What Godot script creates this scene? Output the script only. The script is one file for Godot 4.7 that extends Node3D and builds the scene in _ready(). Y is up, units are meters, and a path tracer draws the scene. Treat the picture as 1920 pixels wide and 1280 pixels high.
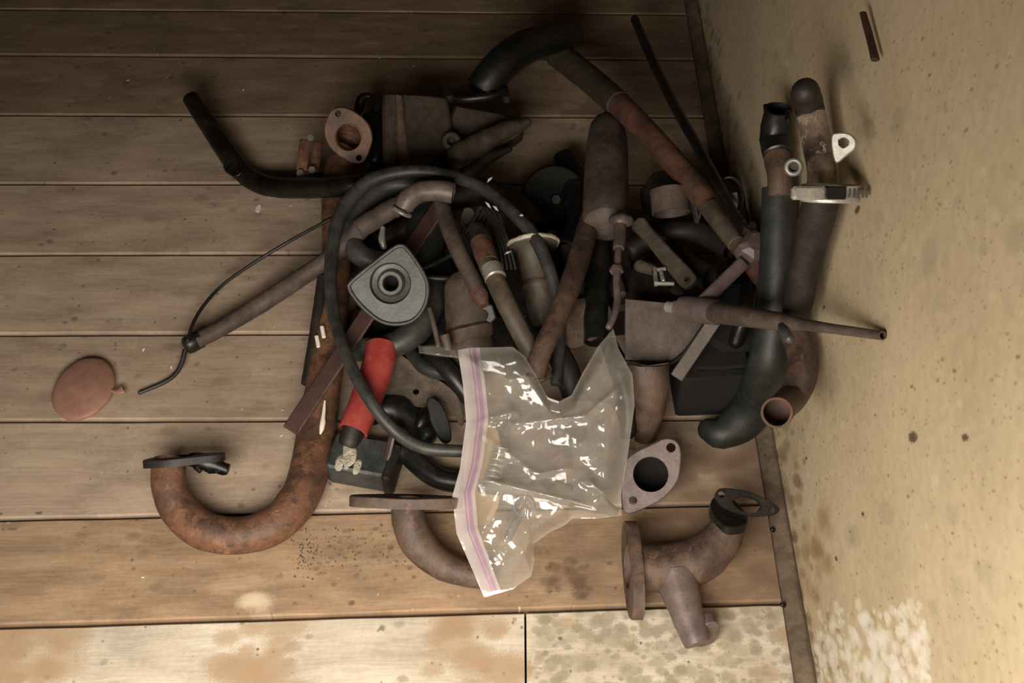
extends Node3D

# ---------------------------------------------------------------- view (pixels of the 1920x1280 frame)
const FOCAL := 2100.0
const PITCH := 51.5
const REACH := 1.5
var eye := Vector3.ZERO
var fwd := Vector3.ZERO
var upv := Vector3.ZERO
var XW := 0.0            # the right-hand wall's plane
var OFF := Vector3.ZERO  # base of the thing that is being built
var rng := RandomNumberGenerator.new()
var wob := FastNoiseLite.new()
var M := {}

func ray(px: float, py: float) -> Vector3:
	return (fwd * FOCAL + Vector3.RIGHT * (px - 960.0) - upv * (py - 640.0)).normalized()

func P(px: float, py: float, h := 0.0) -> Vector3:        # the point at height h (cm) above the floor
	var r := ray(px, py)
	return eye + r * ((h * 0.01 - eye.y) / r.y)

func W(px: float, py: float, off := 0.0) -> Vector3:      # the point off cm in front of the wall
	var r := ray(px, py)
	return eye + r * ((XW - off * 0.01 - eye.x) / r.x)

func mpp(p: Vector3) -> float:                            # metres for one pixel at p
	return (p - eye).dot(fwd) / FOCAL

func back(p: Vector3) -> Vector3:                         # from a point towards the eye
	return (eye - p).normalized()

# ---------------------------------------------------------------- nodes
func numbered(called: String) -> String:
	if not has_node(NodePath(called)):
		return called
	var k := 1
	while has_node(NodePath("%s_%03d" % [called, k])):
		k += 1
	return "%s_%03d" % [called, k]

func tag(o: Node3D, label: String, category: String, group := "") -> Node3D:
	o.set_meta("label", label)
	o.set_meta("category", category)
	if group:
		o.set_meta("group", group)
	return o

func thing(called: String, label: String, category: String, at: Vector3, group := "") -> Node3D:
	var o := Node3D.new()
	o.name = numbered(called)
	add_child(o)
	o.position = at
	OFF = at
	tag(o, label, category, group)
	return o

func begin() -> SurfaceTool:
	var st := SurfaceTool.new()
	st.begin(Mesh.PRIMITIVE_TRIANGLES)
	return st

func obj(called: String, st: SurfaceTool, m: Material, parent: Node3D = self, label := "") -> MeshInstance3D:
	st.generate_normals()
	var o := MeshInstance3D.new()
	o.mesh = st.commit()
	o.material_override = null
	o.mesh.surface_set_material(0, m)
	o.name = numbered(called) if parent == self else called
	parent.add_child(o, true)
	if parent == self:
		o.position = OFF
	if label:
		o.set_meta("label", label)
	return o

func single(called: String, st: SurfaceTool, m: Material, label: String, category: String, group := "") -> MeshInstance3D:
	var o := obj(called, st, m)
	tag(o, label, category, group)
	return o

func struct(called: String, st: SurfaceTool, m: Material) -> MeshInstance3D:
	var o := obj(called, st, m)
	o.set_meta("kind", "structure")
	return o

# ---------------------------------------------------------------- shapes
var sg := 0
func tri(st: SurfaceTool, a: Vector3, b: Vector3, c: Vector3, ua := Vector2.ZERO, ub := Vector2.ZERO, uc := Vector2.ZERO) -> void:
	st.set_smooth_group(sg)
	st.set_uv(ua); st.add_vertex(a - OFF)
	st.set_uv(uc); st.add_vertex(c - OFF)
	st.set_uv(ub); st.add_vertex(b - OFF)

func quad(st: SurfaceTool, a: Vector3, b: Vector3, c: Vector3, d: Vector3) -> void:
	tri(st, a, b, c); tri(st, a, c, d)

func quad_uv(st: SurfaceTool, p: Array, u: Array) -> void:
	tri(st, p[0], p[1], p[2], u[0], u[1], u[2]); tri(st, p[0], p[2], p[3], u[0], u[2], u[3])

func loft(st: SurfaceTool, rings: Array, closed := true) -> void:
	for i in rings.size() - 1:
		var A: PackedVector3Array = rings[i]
		var B: PackedVector3Array = rings[i + 1]
		var n := A.size()
		for j in (n if closed else n - 1):
			var k := (j + 1) % n
			quad(st, A[j], A[k], B[k], B[j])

func fan(st: SurfaceTool, ring: PackedVector3Array, c: Vector3, flip := false) -> void:
	for j in ring.size():
		var k := (j + 1) % ring.size()
		if flip:
			tri(st, c, ring[k], ring[j])
		else:
			tri(st, c, ring[j], ring[k])

func curve(pts: Array, steps := 0) -> Array:              # Catmull-Rom through [Vector3, radius]
	var out := []
	for i in pts.size() - 1:
		var a = pts[maxi(i - 1, 0)]; var b = pts[i]; var c = pts[i + 1]; var d = pts[mini(i + 2, pts.size() - 1)]
		var n: int = steps if steps else clampi(int(b[0].distance_to(c[0]) / 0.006), 3, 24)
		for k in n:
			var t := float(k) / n
			out.append([b[0].cubic_interpolate(c[0], a[0], d[0], t), lerpf(b[1], c[1], smoothstep(0, 1, t))])
	out.append(pts[-1])
	return out

func path(list: Array) -> Array:                          # [px, py, cm above floor (or cm off the wall when a 5th item stands), radius in px]
	var out := []
	for e in list:
		var p := P(e[0], e[1], e[2]) if e.size() < 5 else W(e[0], e[1], e[2])
		out.append([p, e[3] * mpp(p)])
	return out

# ends: "flat", "open" (a hollow pipe), "round"; rough: how uneven the skin is; squash: flattening along the up direction
func tube(st: SurfaceTool, pts: Array, e0 := "flat", e1 := "flat", sides := 20, rough := 0.03, wall := 0.16, squash := 1.0, ribs := 0.0) -> void:
	var c := curve(pts)
	var n := c.size()
	var t0: Vector3 = (c[1][0] - c[0][0]).normalized()
	var ref := Vector3.UP if absf(t0.y) < 0.85 else Vector3.BACK
	var e := (ref - t0 * ref.dot(t0)).normalized()
	var rings := []
	var axes := []
	var run := 0.0
	for i in n:
		var t: Vector3 = (c[mini(i + 1, n - 1)][0] - c[maxi(i - 1, 0)][0]).normalized()
		e = (e - t * e.dot(t)).normalized()
		var f := t.cross(e)
		if i:
			run += c[i][0].distance_to(c[i - 1][0])
		var ring := PackedVector3Array()
		for j in sides:
			var a := TAU * j / sides
			var dir := e * cos(a) * squash + f * sin(a)
			var p: Vector3 = c[i][0] + dir * c[i][1]
			var k := 1.0 + rough * wob.get_noise_3dv(p * 60.0) + ribs * sin(run * TAU / 0.0045)
			ring.append(c[i][0] + dir * c[i][1] * k)
		rings.append(ring)
		axes.append(t)
	sg = 0
	loft(st, rings)
	tube_end(st, rings[0], c[0], -axes[0], e0, wall, true)
	tube_end(st, rings[n - 1], c[n - 1], axes[n - 1], e1, wall, false)

func inner(ring: PackedVector3Array, c: Vector3, k: float, shift: Vector3) -> PackedVector3Array:
	var out := PackedVector3Array()
	for p in ring:
		out.append(c + (p - c) * k + shift)
	return out

func tube_end(st: SurfaceTool, ring: PackedVector3Array, at: Array, out: Vector3, kind: String, wall: float, first: bool) -> void:
	var c: Vector3 = at[0]
	var r: float = at[1]
	var R := []
	match kind:
		"flat":
			sg = 1
			var lip := inner(ring, c, 0.88, out * r * 0.1)
			R = [ring, lip]
			if first: R.reverse()
			loft(st, R)
			sg = 2
			fan(st, lip, c + out * r * 0.1, first)
		"round":
			sg = 0
			R = [ring]
			for k in [0.3, 0.6, 0.85]:
				R.append(inner(ring, c, sqrt(1.0 - k * k), out * r * k))
			var last: PackedVector3Array = R[-1]
			if first: R.reverse()
			loft(st, R)
			fan(st, last, c + out * r, first)
		"open":
			var k := 1.0 - wall
			sg = 1
			R = [ring, inner(ring, c, k, out * r * 0.05)]
			var rim: PackedVector3Array = R[1]
			if first: R.reverse()
			loft(st, R)
			sg = 2
			var deep := inner(ring, c, k, -out * r * 0.7)
			R = [rim, deep]
			if first: R.reverse()
			loft(st, R)

func frame_at(p: Vector3, normal: Vector3, xdir: Vector3) -> Transform3D:   # z is the normal
	var z := normal.normalized()
	var x := (xdir - z * xdir.dot(z)).normalized()
	return Transform3D(Basis(x, z.cross(x), z), p)

func on_plane(px: float, py: float, f: Transform3D) -> Vector2:             # a pixel on the plane of a frame
	var r := ray(px, py)
	var t := (f.origin - eye).dot(f.basis.z) / r.dot(f.basis.z)
	var l := f.affine_inverse() * (eye + r * t)
	return Vector2(l.x, l.y)

func outline(list: Array, f: Transform3D, rounds := 2) -> PackedVector2Array:
	var q := PackedVector2Array()
	for e in list:
		q.append(on_plane(e[0], e[1], f))
	return chaikin(q, rounds)

func chaikin(q: PackedVector2Array, rounds: int) -> PackedVector2Array:
	for k in rounds:
		var o := PackedVector2Array()
		for i in q.size():
			var a := q[i]; var b := q[(i + 1) % q.size()]
			o.append(a.lerp(b, 0.25)); o.append(a.lerp(b, 0.75))
		q = o
	return q

func disc(c: Vector2, r: float, n := 24) -> PackedVector2Array:
	var q := PackedVector2Array()
	for i in n:
		q.append(c + Vector2(cos(TAU * i / n), sin(TAU * i / n)) * r)
	return q

# an extruded plate with holes: its face lies in the frame's xy plane, its body below it
func plate(st: SurfaceTool, poly: PackedVector2Array, holes: Array, f: Transform3D, thick: float, bevel := 0.0008, bend := 0.0) -> void:
	if poly.size() < 3:
		return
	var area := 0.0
	for i in poly.size():
		area += poly[i].cross(poly[(i + 1) % poly.size()])
	if area < 0:
		poly.reverse()
	var n := poly.size()
	var inset := PackedVector2Array()
	for i in n:
		var d0 := (poly[i] - poly[(i + n - 1) % n]).normalized()
		var d1 := (poly[(i + 1) % n] - poly[i]).normalized()
		var nn := (d0.orthogonal() + d1.orthogonal())
		nn = nn.normalized() if nn.length() > 0.01 else d0.orthogonal()
		var o := poly[i] + nn * bevel
		if not Geometry2D.is_point_in_polygon(o, poly):
			o = poly[i] - nn * bevel
		inset.append(o)
	var lo := poly[0].x
	var hi := poly[0].x
	var ylo := poly[0].y
	var yhi := poly[0].y
	for p in poly:
		lo = minf(lo, p.x); hi = maxf(hi, p.x); ylo = minf(ylo, p.y); yhi = maxf(yhi, p.y)
	var cuts := [lo - 1.0]
	for h in holes:
		var m := Vector2.ZERO
		for p in h: m += p
		cuts.append(m.x / h.size())
	cuts.sort()
	cuts.append(hi + 1.0)
	var put := func(p: Vector2, z: float) -> Vector3:
		return f * Vector3(p.x, p.y, z + bend * p.x * p.x)
	for face in 2:
		sg = 1 + face
		for k in cuts.size() - 1:
			var slab := PackedVector2Array([Vector2(cuts[k], ylo - 1), Vector2(cuts[k + 1], ylo - 1), Vector2(cuts[k + 1], yhi + 1), Vector2(cuts[k], yhi + 1)])
			var pieces: Array = Geometry2D.intersect_polygons(inset if face == 0 else poly, slab)
			for h in holes:
				var next := []
				for q in pieces:
					next.append_array(Geometry2D.clip_polygons(q, h))
				pieces = next
			for q in pieces:
				var ids := Geometry2D.triangulate_polygon(q)
				for i in range(0, ids.size(), 3):
					var a: Vector2 = q[ids[i]]; var b: Vector2 = q[ids[i + 1]]; var c: Vector2 = q[ids[i + 2]]
					if (b - a).cross(c - a) < 0:
						var s := b; b = c; c = s
					if face == 0:
						tri(st, put.call(a, 0.0), put.call(b, 0.0), put.call(c, 0.0))
					else:
						tri(st, put.call(a, -thick), put.call(c, -thick), put.call(b, -thick))
	for i in n:
		var j := (i + 1) % n
		sg = 3
		quad(st, put.call(poly[i], -bevel), put.call(poly[j], -bevel), put.call(inset[j], 0.0), put.call(inset[i], 0.0))
		sg = 4
		quad(st, put.call(poly[i], -thick), put.call(poly[j], -thick), put.call(poly[j], -bevel), put.call(poly[i], -bevel))
	sg = 5
	for h in holes:
		for i in h.size():
			var j: int = (i + 1) % h.size()
			quad(st, put.call(h[i], 0.0), put.call(h[j], 0.0), put.call(h[j], -thick), put.call(h[i], -thick))

# a turned shape: profile of [radius, height] along the frame's z; angles between groups stay sharp where a point has a third item
func lathe(st: SurfaceTool, prof: Array, f: Transform3D, sides := 28, rough := 0.0, sx := 1.0, sy := 1.0) -> void:
	sg = 0
	var last := PackedVector3Array()
	for i in prof.size():
		var ring := PackedVector3Array()
		for j in sides:
			var a := TAU * j / sides
			var l := Vector3(cos(a) * prof[i][0] * sx, sin(a) * prof[i][0] * sy, prof[i][1])
			var p := f * l
			if rough > 0.0:
				p = f * (l * (1.0 + rough * wob.get_noise_3dv(p * 50.0)))
			ring.append(p)
		if i:
			loft(st, [last, ring])
			if prof[i].size() > 2:
				sg += 1
		last = ring
	
func box(st: SurfaceTool, f: Transform3D, size: Vector3, bev := 0.001) -> void:   # centred, with chamfered edges
	var h := size * 0.5
	var b := minf(bev, minf(h.x, minf(h.y, h.z)) * 0.9)
	sg = -1
	var ring := func(x: float, y: float, z: float) -> PackedVector3Array:
		return PackedVector3Array([f * Vector3(x, -y + b, z), f * Vector3(x, y - b, z), f * Vector3(x - b, y, z), f * Vector3(-x + b, y, z), f * Vector3(-x, y - b, z), f * Vector3(-x, -y + b, z), f * Vector3(-x + b, -y, z), f * Vector3(x - b, -y, z)])
	var A: PackedVector3Array = ring.call(h.x - b, h.y - b, -h.z)
	var B: PackedVector3Array = ring.call(h.x, h.y, -h.z + b)
	var C: PackedVector3Array = ring.call(h.x, h.y, h.z - b)
	var D: PackedVector3Array = ring.call(h.x - b, h.y - b, h.z)
	loft(st, [A, B, C, D])
	fan(st, A, f * Vector3(0, 0, -h.z), true)
	fan(st, D, f * Vector3(0, 0, h.z))

func between(a: Vector3, b: Vector3, up := Vector3.UP) -> Transform3D:     # x runs from a to b, z as near to up as can be; origin half-way
	var x := (b - a).normalized()
	var z := (up - x * up.dot(x)).normalized()
	return Transform3D(Basis(x, z.cross(x), z), (a + b) * 0.5)

func hexnut(st: SurfaceTool, f: Transform3D, r: float, hgt: float, hole := 0.0) -> void:
	var q := disc(Vector2.ZERO, r, 6)
	plate(st, q, [disc(Vector2.ZERO, hole, 14)] if hole > 0 else [], f, hgt, r * 0.12)

# ---------------------------------------------------------------- materials
var noises := {}
func noise_bytes(kind: String) -> PackedByteArray:
	if noises.has(kind):
		return noises[kind]
	var n := FastNoiseLite.new()
	n.seed = hash(kind) % 1000
	match kind:
		"low": n.frequency = 0.006; n.fractal_octaves = 4
		"mid": n.frequency = 0.025; n.fractal_octaves = 4
		"fine": n.frequency = 0.11; n.fractal_octaves = 3
		"spot": n.noise_type = FastNoiseLite.TYPE_CELLULAR; n.frequency = 0.03; n.fractal_type = FastNoiseLite.FRACTAL_NONE; n.cellular_jitter = 1.0
		"rare": n.frequency = 0.016; n.fractal_octaves = 5; n.seed = 77
	n.noise_type = n.noise_type if kind == "spot" else FastNoiseLite.TYPE_SIMPLEX_SMOOTH
	var im := n.get_seamless_image(512, 512)
	im.convert(Image.FORMAT_L8)
	noises[kind] = im.get_data()
	return noises[kind]

func bump_tex(kind: String) -> ImageTexture:
	var key := "bump " + kind
	if not noises.has(key):
		noises[key] = ImageTexture.create_from_image(Image.create_from_data(512, 512, false, Image.FORMAT_L8, noise_bytes(kind)))
	return noises[key]

# stops: [[value 0..1, Color]...]; wear: a colour that shows in patches above a threshold
func skin(called: String, stops: Array, rough := 0.8, metal := 0.0, bump := 0.12, wear := Color(0, 0, 0, 0), wear_at := 0.72, scale := 4.0, mix := [0.45, 0.35, 0.2]) -> StandardMaterial3D:
	var a := noise_bytes("low"); var b := noise_bytes("mid"); var c := noise_bytes("fine"); var d := noise_bytes("rare")
	var lut := PackedByteArray()
	for i in 256:
		var v := clampf((i / 255.0 - 0.5) * 2.4 + 0.5, 0, 1)
		var col: Color = stops[0][1]
		for k in stops.size() - 1:
			if v >= stops[k][0]:
				col = stops[k][1].lerp(stops[k + 1][1], clampf((v - stops[k][0]) / (stops[k + 1][0] - stops[k][0]), 0, 1))
		lut.append(int(col.r * 255)); lut.append(int(col.g * 255)); lut.append(int(col.b * 255))
	var n := 512 * 512
	var out := PackedByteArray()
	out.resize(n * 3)
	var wa := int(mix[0] * 256); var wb := int(mix[1] * 256); var wc := int(mix[2] * 256)
	var thr := int(wear_at * 255)
	var wr := int(wear.r * 255); var wg := int(wear.g * 255); var wl := int(wear.b * 255)
	var has_wear := wear.a > 0
	var sh := hash(called) % 100000
	for i in n:
		var s := (i + sh) % n
		var k := ((a[s] * wa + b[i] * wb + c[i] * wc) >> 8) * 3
		if has_wear and (d[s] * 3 + c[i]) >> 2 > thr:
			out[i * 3] = wr; out[i * 3 + 1] = wg; out[i * 3 + 2] = wl
		else:
			out[i * 3] = lut[k]; out[i * 3 + 1] = lut[k + 1]; out[i * 3 + 2] = lut[k + 2]
	var m := StandardMaterial3D.new()
	m.resource_name = called
	m.albedo_texture = ImageTexture.create_from_image(Image.create_from_data(512, 512, false, Image.FORMAT_RGB8, out))
	m.uv1_triplanar = true
	m.uv1_scale = Vector3.ONE * scale
	m.roughness = rough
	m.metallic = metal
	if bump > 0:
		m.heightmap_enabled = true
		m.heightmap_texture = bump_tex("fine")
		m.heightmap_scale = bump
	M[called] = m
	return m

func plain(called: String, col: Color, rough := 0.6, metal := 0.0) -> StandardMaterial3D:
	var m := StandardMaterial3D.new()
	m.resource_name = called
	m.albedo_color = col
	m.roughness = rough
	m.metallic = metal
	M[called] = m
	return m

func rgb8(r: int, g: int, b: int) -> Color:
	return Color(r / 255.0, g / 255.0, b / 255.0)

func speckle(im: Image, n: int, col: Color, rmin: float, rmax: float, alpha: float, stretch := 1.0) -> void:
	var w := im.get_width(); var h := im.get_height()
	for k in n:
		blot(im, rng.randf() * w, rng.randf() * h, rng.randf_range(rmin, rmax), col, alpha * rng.randf_range(0.4, 1.0), stretch)

var lean := Vector2.RIGHT   # the long axis of stains
func blot(im: Image, cx: float, cy: float, r: float, col: Color, alpha: float, stretch := 1.0) -> void:   # a soft, ragged stain
	var rx := r * stretch
	var ex := (rx if lean.y == 0.0 else maxf(rx, r)) * 1.4
	var ey := (r if lean.y == 0.0 else maxf(rx, r)) * 1.4
	for y in range(int(cy - ey), int(cy + ey) + 1):
		for x in range(int(cx - ex), int(cx + ex) + 1):
			if x < 0 or y < 0 or x >= im.get_width() or y >= im.get_height():
				continue
			var o := Vector2(x - cx, y - cy)
			var d := Vector2(o.dot(lean) / rx, o.dot(lean.orthogonal()) / r).length() + 0.45 * wob.get_noise_2d(x * 9.0 + cx, y * 9.0 + cy)
			var a := alpha * (1.0 - smoothstep(0.55, 1.0, d))
			if a > 0.01:
				im.set_pixel(x, y, im.get_pixel(x, y).lerp(col, a))

func wood_image(sd: int, dark: Color, mid: Color, light: Color) -> Image:
	var w := 1024; var h := 128
	var n1 := FastNoiseLite.new(); n1.seed = sd; n1.frequency = 1.0; n1.fractal_octaves = 4
	var im := Image.create(w, h, false, Image.FORMAT_RGB8)
	for y in h:
		for x in w:
			var broad := n1.get_noise_2d(x * 0.006, y * 0.022)
			var grain := n1.get_noise_2d(x * 0.011 + 300.0, y * 0.3 + 2.0 * broad)
			var dust := n1.get_noise_2d(x * 0.1 + 900.0, y * 0.1)
			var v := 0.5 + 0.55 * broad + 0.3 * grain + 0.16 * dust
			im.set_pixel(x, y, dark.lerp(mid, clampf(v * 2.0, 0, 1)) if v < 0.5 else mid.lerp(light, clampf(v * 2.0 - 1.0, 0, 1)))
	rng.seed = sd
	speckle(im, 90, rgb8(70, 56, 44), 0.8, 2.2, 0.7)
	speckle(im, 14, rgb8(62, 50, 38), 2.0, 5.0, 0.55, 1.3)
	speckle(im, 30, rgb8(92, 76, 60), 3.0, 9.0, 0.3, 1.8)
	speckle(im, 24, rgb8(190, 176, 154), 3.0, 12.0, 0.25, 2.5)
	speckle(im, 30, rgb8(214, 205, 190), 0.6, 1.4, 0.75)
	return im

func textured(called: String, im: Image, rough := 0.85, bump := 0.06) -> StandardMaterial3D:
	var m := StandardMaterial3D.new()
	m.resource_name = called
	m.albedo_texture = ImageTexture.create_from_image(im)
	m.roughness = rough
	if bump > 0:
		m.heightmap_enabled = true
		m.heightmap_texture = m.albedo_texture
		m.heightmap_scale = bump
	M[called] = m
	return m

# ================================================================ the scene
func _ready() -> void:
	var pitch := deg_to_rad(PITCH)
	fwd = Vector3(0, -sin(pitch), -cos(pitch))
	upv = Vector3(0, cos(pitch), -sin(pitch))
	eye = -fwd * REACH
	var cam := Camera3D.new()
	cam.name = "camera"
	cam.position = eye
	cam.basis = Basis(Vector3.RIGHT, upv, -fwd)
	cam.fov = rad_to_deg(2.0 * atan(640.0 / FOCAL))
	cam.near = 0.05
	cam.current = true
	add_child(cam)
	var we := WorldEnvironment.new()
	we.name = "environment"
	var env := Environment.new()
	env.background_mode = Environment.BG_SKY
	var sky := Sky.new()
	var psm := ProceduralSkyMaterial.new()
	psm.sky_top_color = Color(0.5, 0.6, 0.75)
	psm.sky_horizon_color = Color(0.75, 0.78, 0.8)
	psm.ground_bottom_color = Color(0.3, 0.28, 0.25)
	psm.ground_horizon_color = Color(0.5, 0.48, 0.45)
	psm.sky_energy_multiplier = 0.5
	sky.sky_material = psm
	env.sky = sky
	env.tonemap_mode = Environment.TONE_MAPPER_LINEAR
	env.tonemap_exposure = 1.0
	env.sdfgi_enabled = true
	env.ssao_enabled = true
	env.ssil_enabled = true
	we.environment = env
	add_child(we)
	# soft area light added in an assumed, unseen window behind the camera
	var soft_light := AreaLight3D.new()
	soft_light.name = "added_window_light"
	soft_light.area_size = Vector2(0.62, 0.5)
	soft_light.position = Vector3(-0.22, 0.74, 1.04)
	soft_light.basis = Basis(Vector3.RIGHT, deg_to_rad(-70.0))   # tilted down so that the far floor falls off darker
	soft_light.light_color = Color(1.0, 0.955, 0.9)
	soft_light.light_energy = 2.2
	soft_light.shadow_enabled = true
	soft_light.set("area_range", 6.0)
	add_child(soft_light)

	rng.seed = 5
	wob.seed = 11
	wob.frequency = 1.0
	wob.fractal_octaves = 3
	XW = P(1475, 1209).x + 0.021
	materials()
	room()
	floor_boards()
	exhaust_pipes()
	left_side()
	hoses()
	centre()
	right_side()
	wall_side()
	plastic_bag()
	dark_fill()
	debris()

func materials() -> void:
	skin("orange_rust", [[0.0, rgb8(54, 37, 29)], [0.35, rgb8(83, 58, 42)], [0.6, rgb8(116, 79, 54)], [0.8, rgb8(99, 67, 56)], [1.0, rgb8(137, 102, 72)]], 0.62, 0.0, 0.03, rgb8(68, 53, 46), 0.68)
	skin("brown_rust", [[0.0, rgb8(47, 36, 30)], [0.4, rgb8(71, 56, 47)], [0.7, rgb8(88, 71, 59)], [1.0, rgb8(103, 82, 67)]], 0.6, 0.0, 0.03, rgb8(97, 69, 50), 0.72)
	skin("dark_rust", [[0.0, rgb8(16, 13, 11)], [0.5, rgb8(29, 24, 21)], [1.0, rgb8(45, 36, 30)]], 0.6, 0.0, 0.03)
	skin("red_rust", [[0.0, rgb8(55, 36, 30)], [0.4, rgb8(83, 53, 43)], [0.7, rgb8(102, 65, 52)], [1.0, rgb8(99, 79, 62)]], 0.7, 0.0, 0.03, rgb8(71, 59, 48), 0.64)
	skin("bar_red", [[0.0, rgb8(37, 22, 19)], [0.5, rgb8(58, 34, 29)], [1.0, rgb8(70, 46, 37)]], 0.65, 0.0, 0.02)
	skin("dusty_rubber", [[0.0, rgb8(33, 34, 32)], [0.5, rgb8(51, 52, 49)], [1.0, rgb8(75, 73, 68)]], 0.5, 0.0, 0.012)
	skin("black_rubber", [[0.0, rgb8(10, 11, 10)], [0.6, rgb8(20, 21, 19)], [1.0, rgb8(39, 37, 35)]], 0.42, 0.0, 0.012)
	skin("green_rubber", [[0.0, rgb8(21, 23, 21)], [0.5, rgb8(33, 36, 33)], [1.0, rgb8(48, 49, 46)]], 0.55, 0.0, 0.015)
	skin("black_steel", [[0.0, rgb8(13, 11, 10)], [0.6, rgb8(27, 24, 21)], [1.0, rgb8(50, 44, 38)]], 0.4, 0.3, 0.02, rgb8(73, 66, 57), 0.8)
	skin("brown_rubber", [[0.0, rgb8(54, 45, 39)], [0.5, rgb8(75, 64, 57)], [1.0, rgb8(97, 84, 74)]], 0.65, 0.0, 0.03)
	skin("tan_metal", [[0.0, rgb8(56, 49, 40)], [0.5, rgb8(77, 68, 57)], [1.0, rgb8(98, 86, 73)]], 0.6, 0.0, 0.025, rgb8(69, 51, 39), 0.7)
	skin("olive_casting", [[0.0, rgb8(35, 29, 20)], [0.5, rgb8(53, 44, 32)], [1.0, rgb8(73, 60, 45)]], 0.75, 0.0, 0.05)
	skin("purple_steel", [[0.0, rgb8(77, 66, 64)], [0.5, rgb8(99, 86, 83)], [1.0, rgb8(119, 105, 100)]], 0.5, 0.15, 0.02, rgb8(101, 80, 70), 0.7)
	skin("grey_cast", [[0.0, rgb8(49, 50, 48)], [0.5, rgb8(66, 68, 65)], [1.0, rgb8(87, 88, 82)]], 0.45, 0.2, 0.015, rgb8(68, 62, 54), 0.68)
	skin("worn_chrome", [[0.0, rgb8(70, 59, 51)], [0.5, rgb8(119, 102, 89)], [1.0, rgb8(170, 155, 138)]], 0.3, 0.2, 0.02, rgb8(202, 191, 176), 0.73)  # the pale patches paint mottled highlights onto the chrome
	skin("zinc", [[0.0, rgb8(120, 118, 110)], [0.5, rgb8(151, 149, 140)], [1.0, rgb8(175, 172, 163)]], 0.38, 0.4, 0.01)
	skin("white_corrosion", [[0.0, rgb8(112, 104, 84)], [0.5, rgb8(164, 157, 140)], [1.0, rgb8(210, 206, 194)]], 0.9, 0.0, 0.15)
	skin("red_plastic", [[0.0, rgb8(124, 46, 44)], [0.5, rgb8(146, 56, 52)], [1.0, rgb8(160, 78, 64)]], 0.42, 0.0, 0.01)
	skin("balloon_skin", [[0.0, rgb8(130, 94, 80)], [0.5, rgb8(142, 104, 89)], [1.0, rgb8(152, 116, 99)]], 0.6, 0.0, 0.0)
	skin("wire_black", [[0.0, rgb8(20, 20, 19)], [1.0, rgb8(52, 50, 46)]], 0.45, 0.0, 0.0)
	skin("trim_wood", [[0.0, rgb8(71, 60, 48)], [0.5, rgb8(95, 82, 66)], [1.0, rgb8(117, 102, 85)]], 0.8, 0.0, 0.03)
	skin("slate", [[0.0, rgb8(42, 44, 44)], [0.5, rgb8(58, 61, 61)], [1.0, rgb8(74, 75, 74)]], 0.35, 0.1, 0.01)
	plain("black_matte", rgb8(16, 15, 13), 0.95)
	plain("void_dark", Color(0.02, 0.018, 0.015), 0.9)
	plain("far_wall", rgb8(92, 80, 64), 0.9)
	plain("chip_white", rgb8(222, 214, 198), 0.7)
	plain("chip_tan", rgb8(180, 150, 110), 0.8)
	var film := plain("film", Color(0.9, 0.88, 0.83, 0.12), 0.11)
	film.transparency = BaseMaterial3D.TRANSPARENCY_ALPHA
	film.metallic_specular = 0.7
	var strip := plain("zip_film", Color(0.86, 0.82, 0.82, 0.5), 0.2)
	strip.transparency = BaseMaterial3D.TRANSPARENCY_ALPHA
	var pink := plain("zip_pink", Color(0.7, 0.5, 0.68, 0.6), 0.3)
	pink.transparency = BaseMaterial3D.TRANSPARENCY_ALPHA

# ---------------------------------------------------------------- setting
func slab(st: SurfaceTool, a: Vector3, b: Vector3) -> void:
	box(st, Transform3D(Basis.IDENTITY, (a + b) * 0.5), b - a, 0.002)

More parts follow.
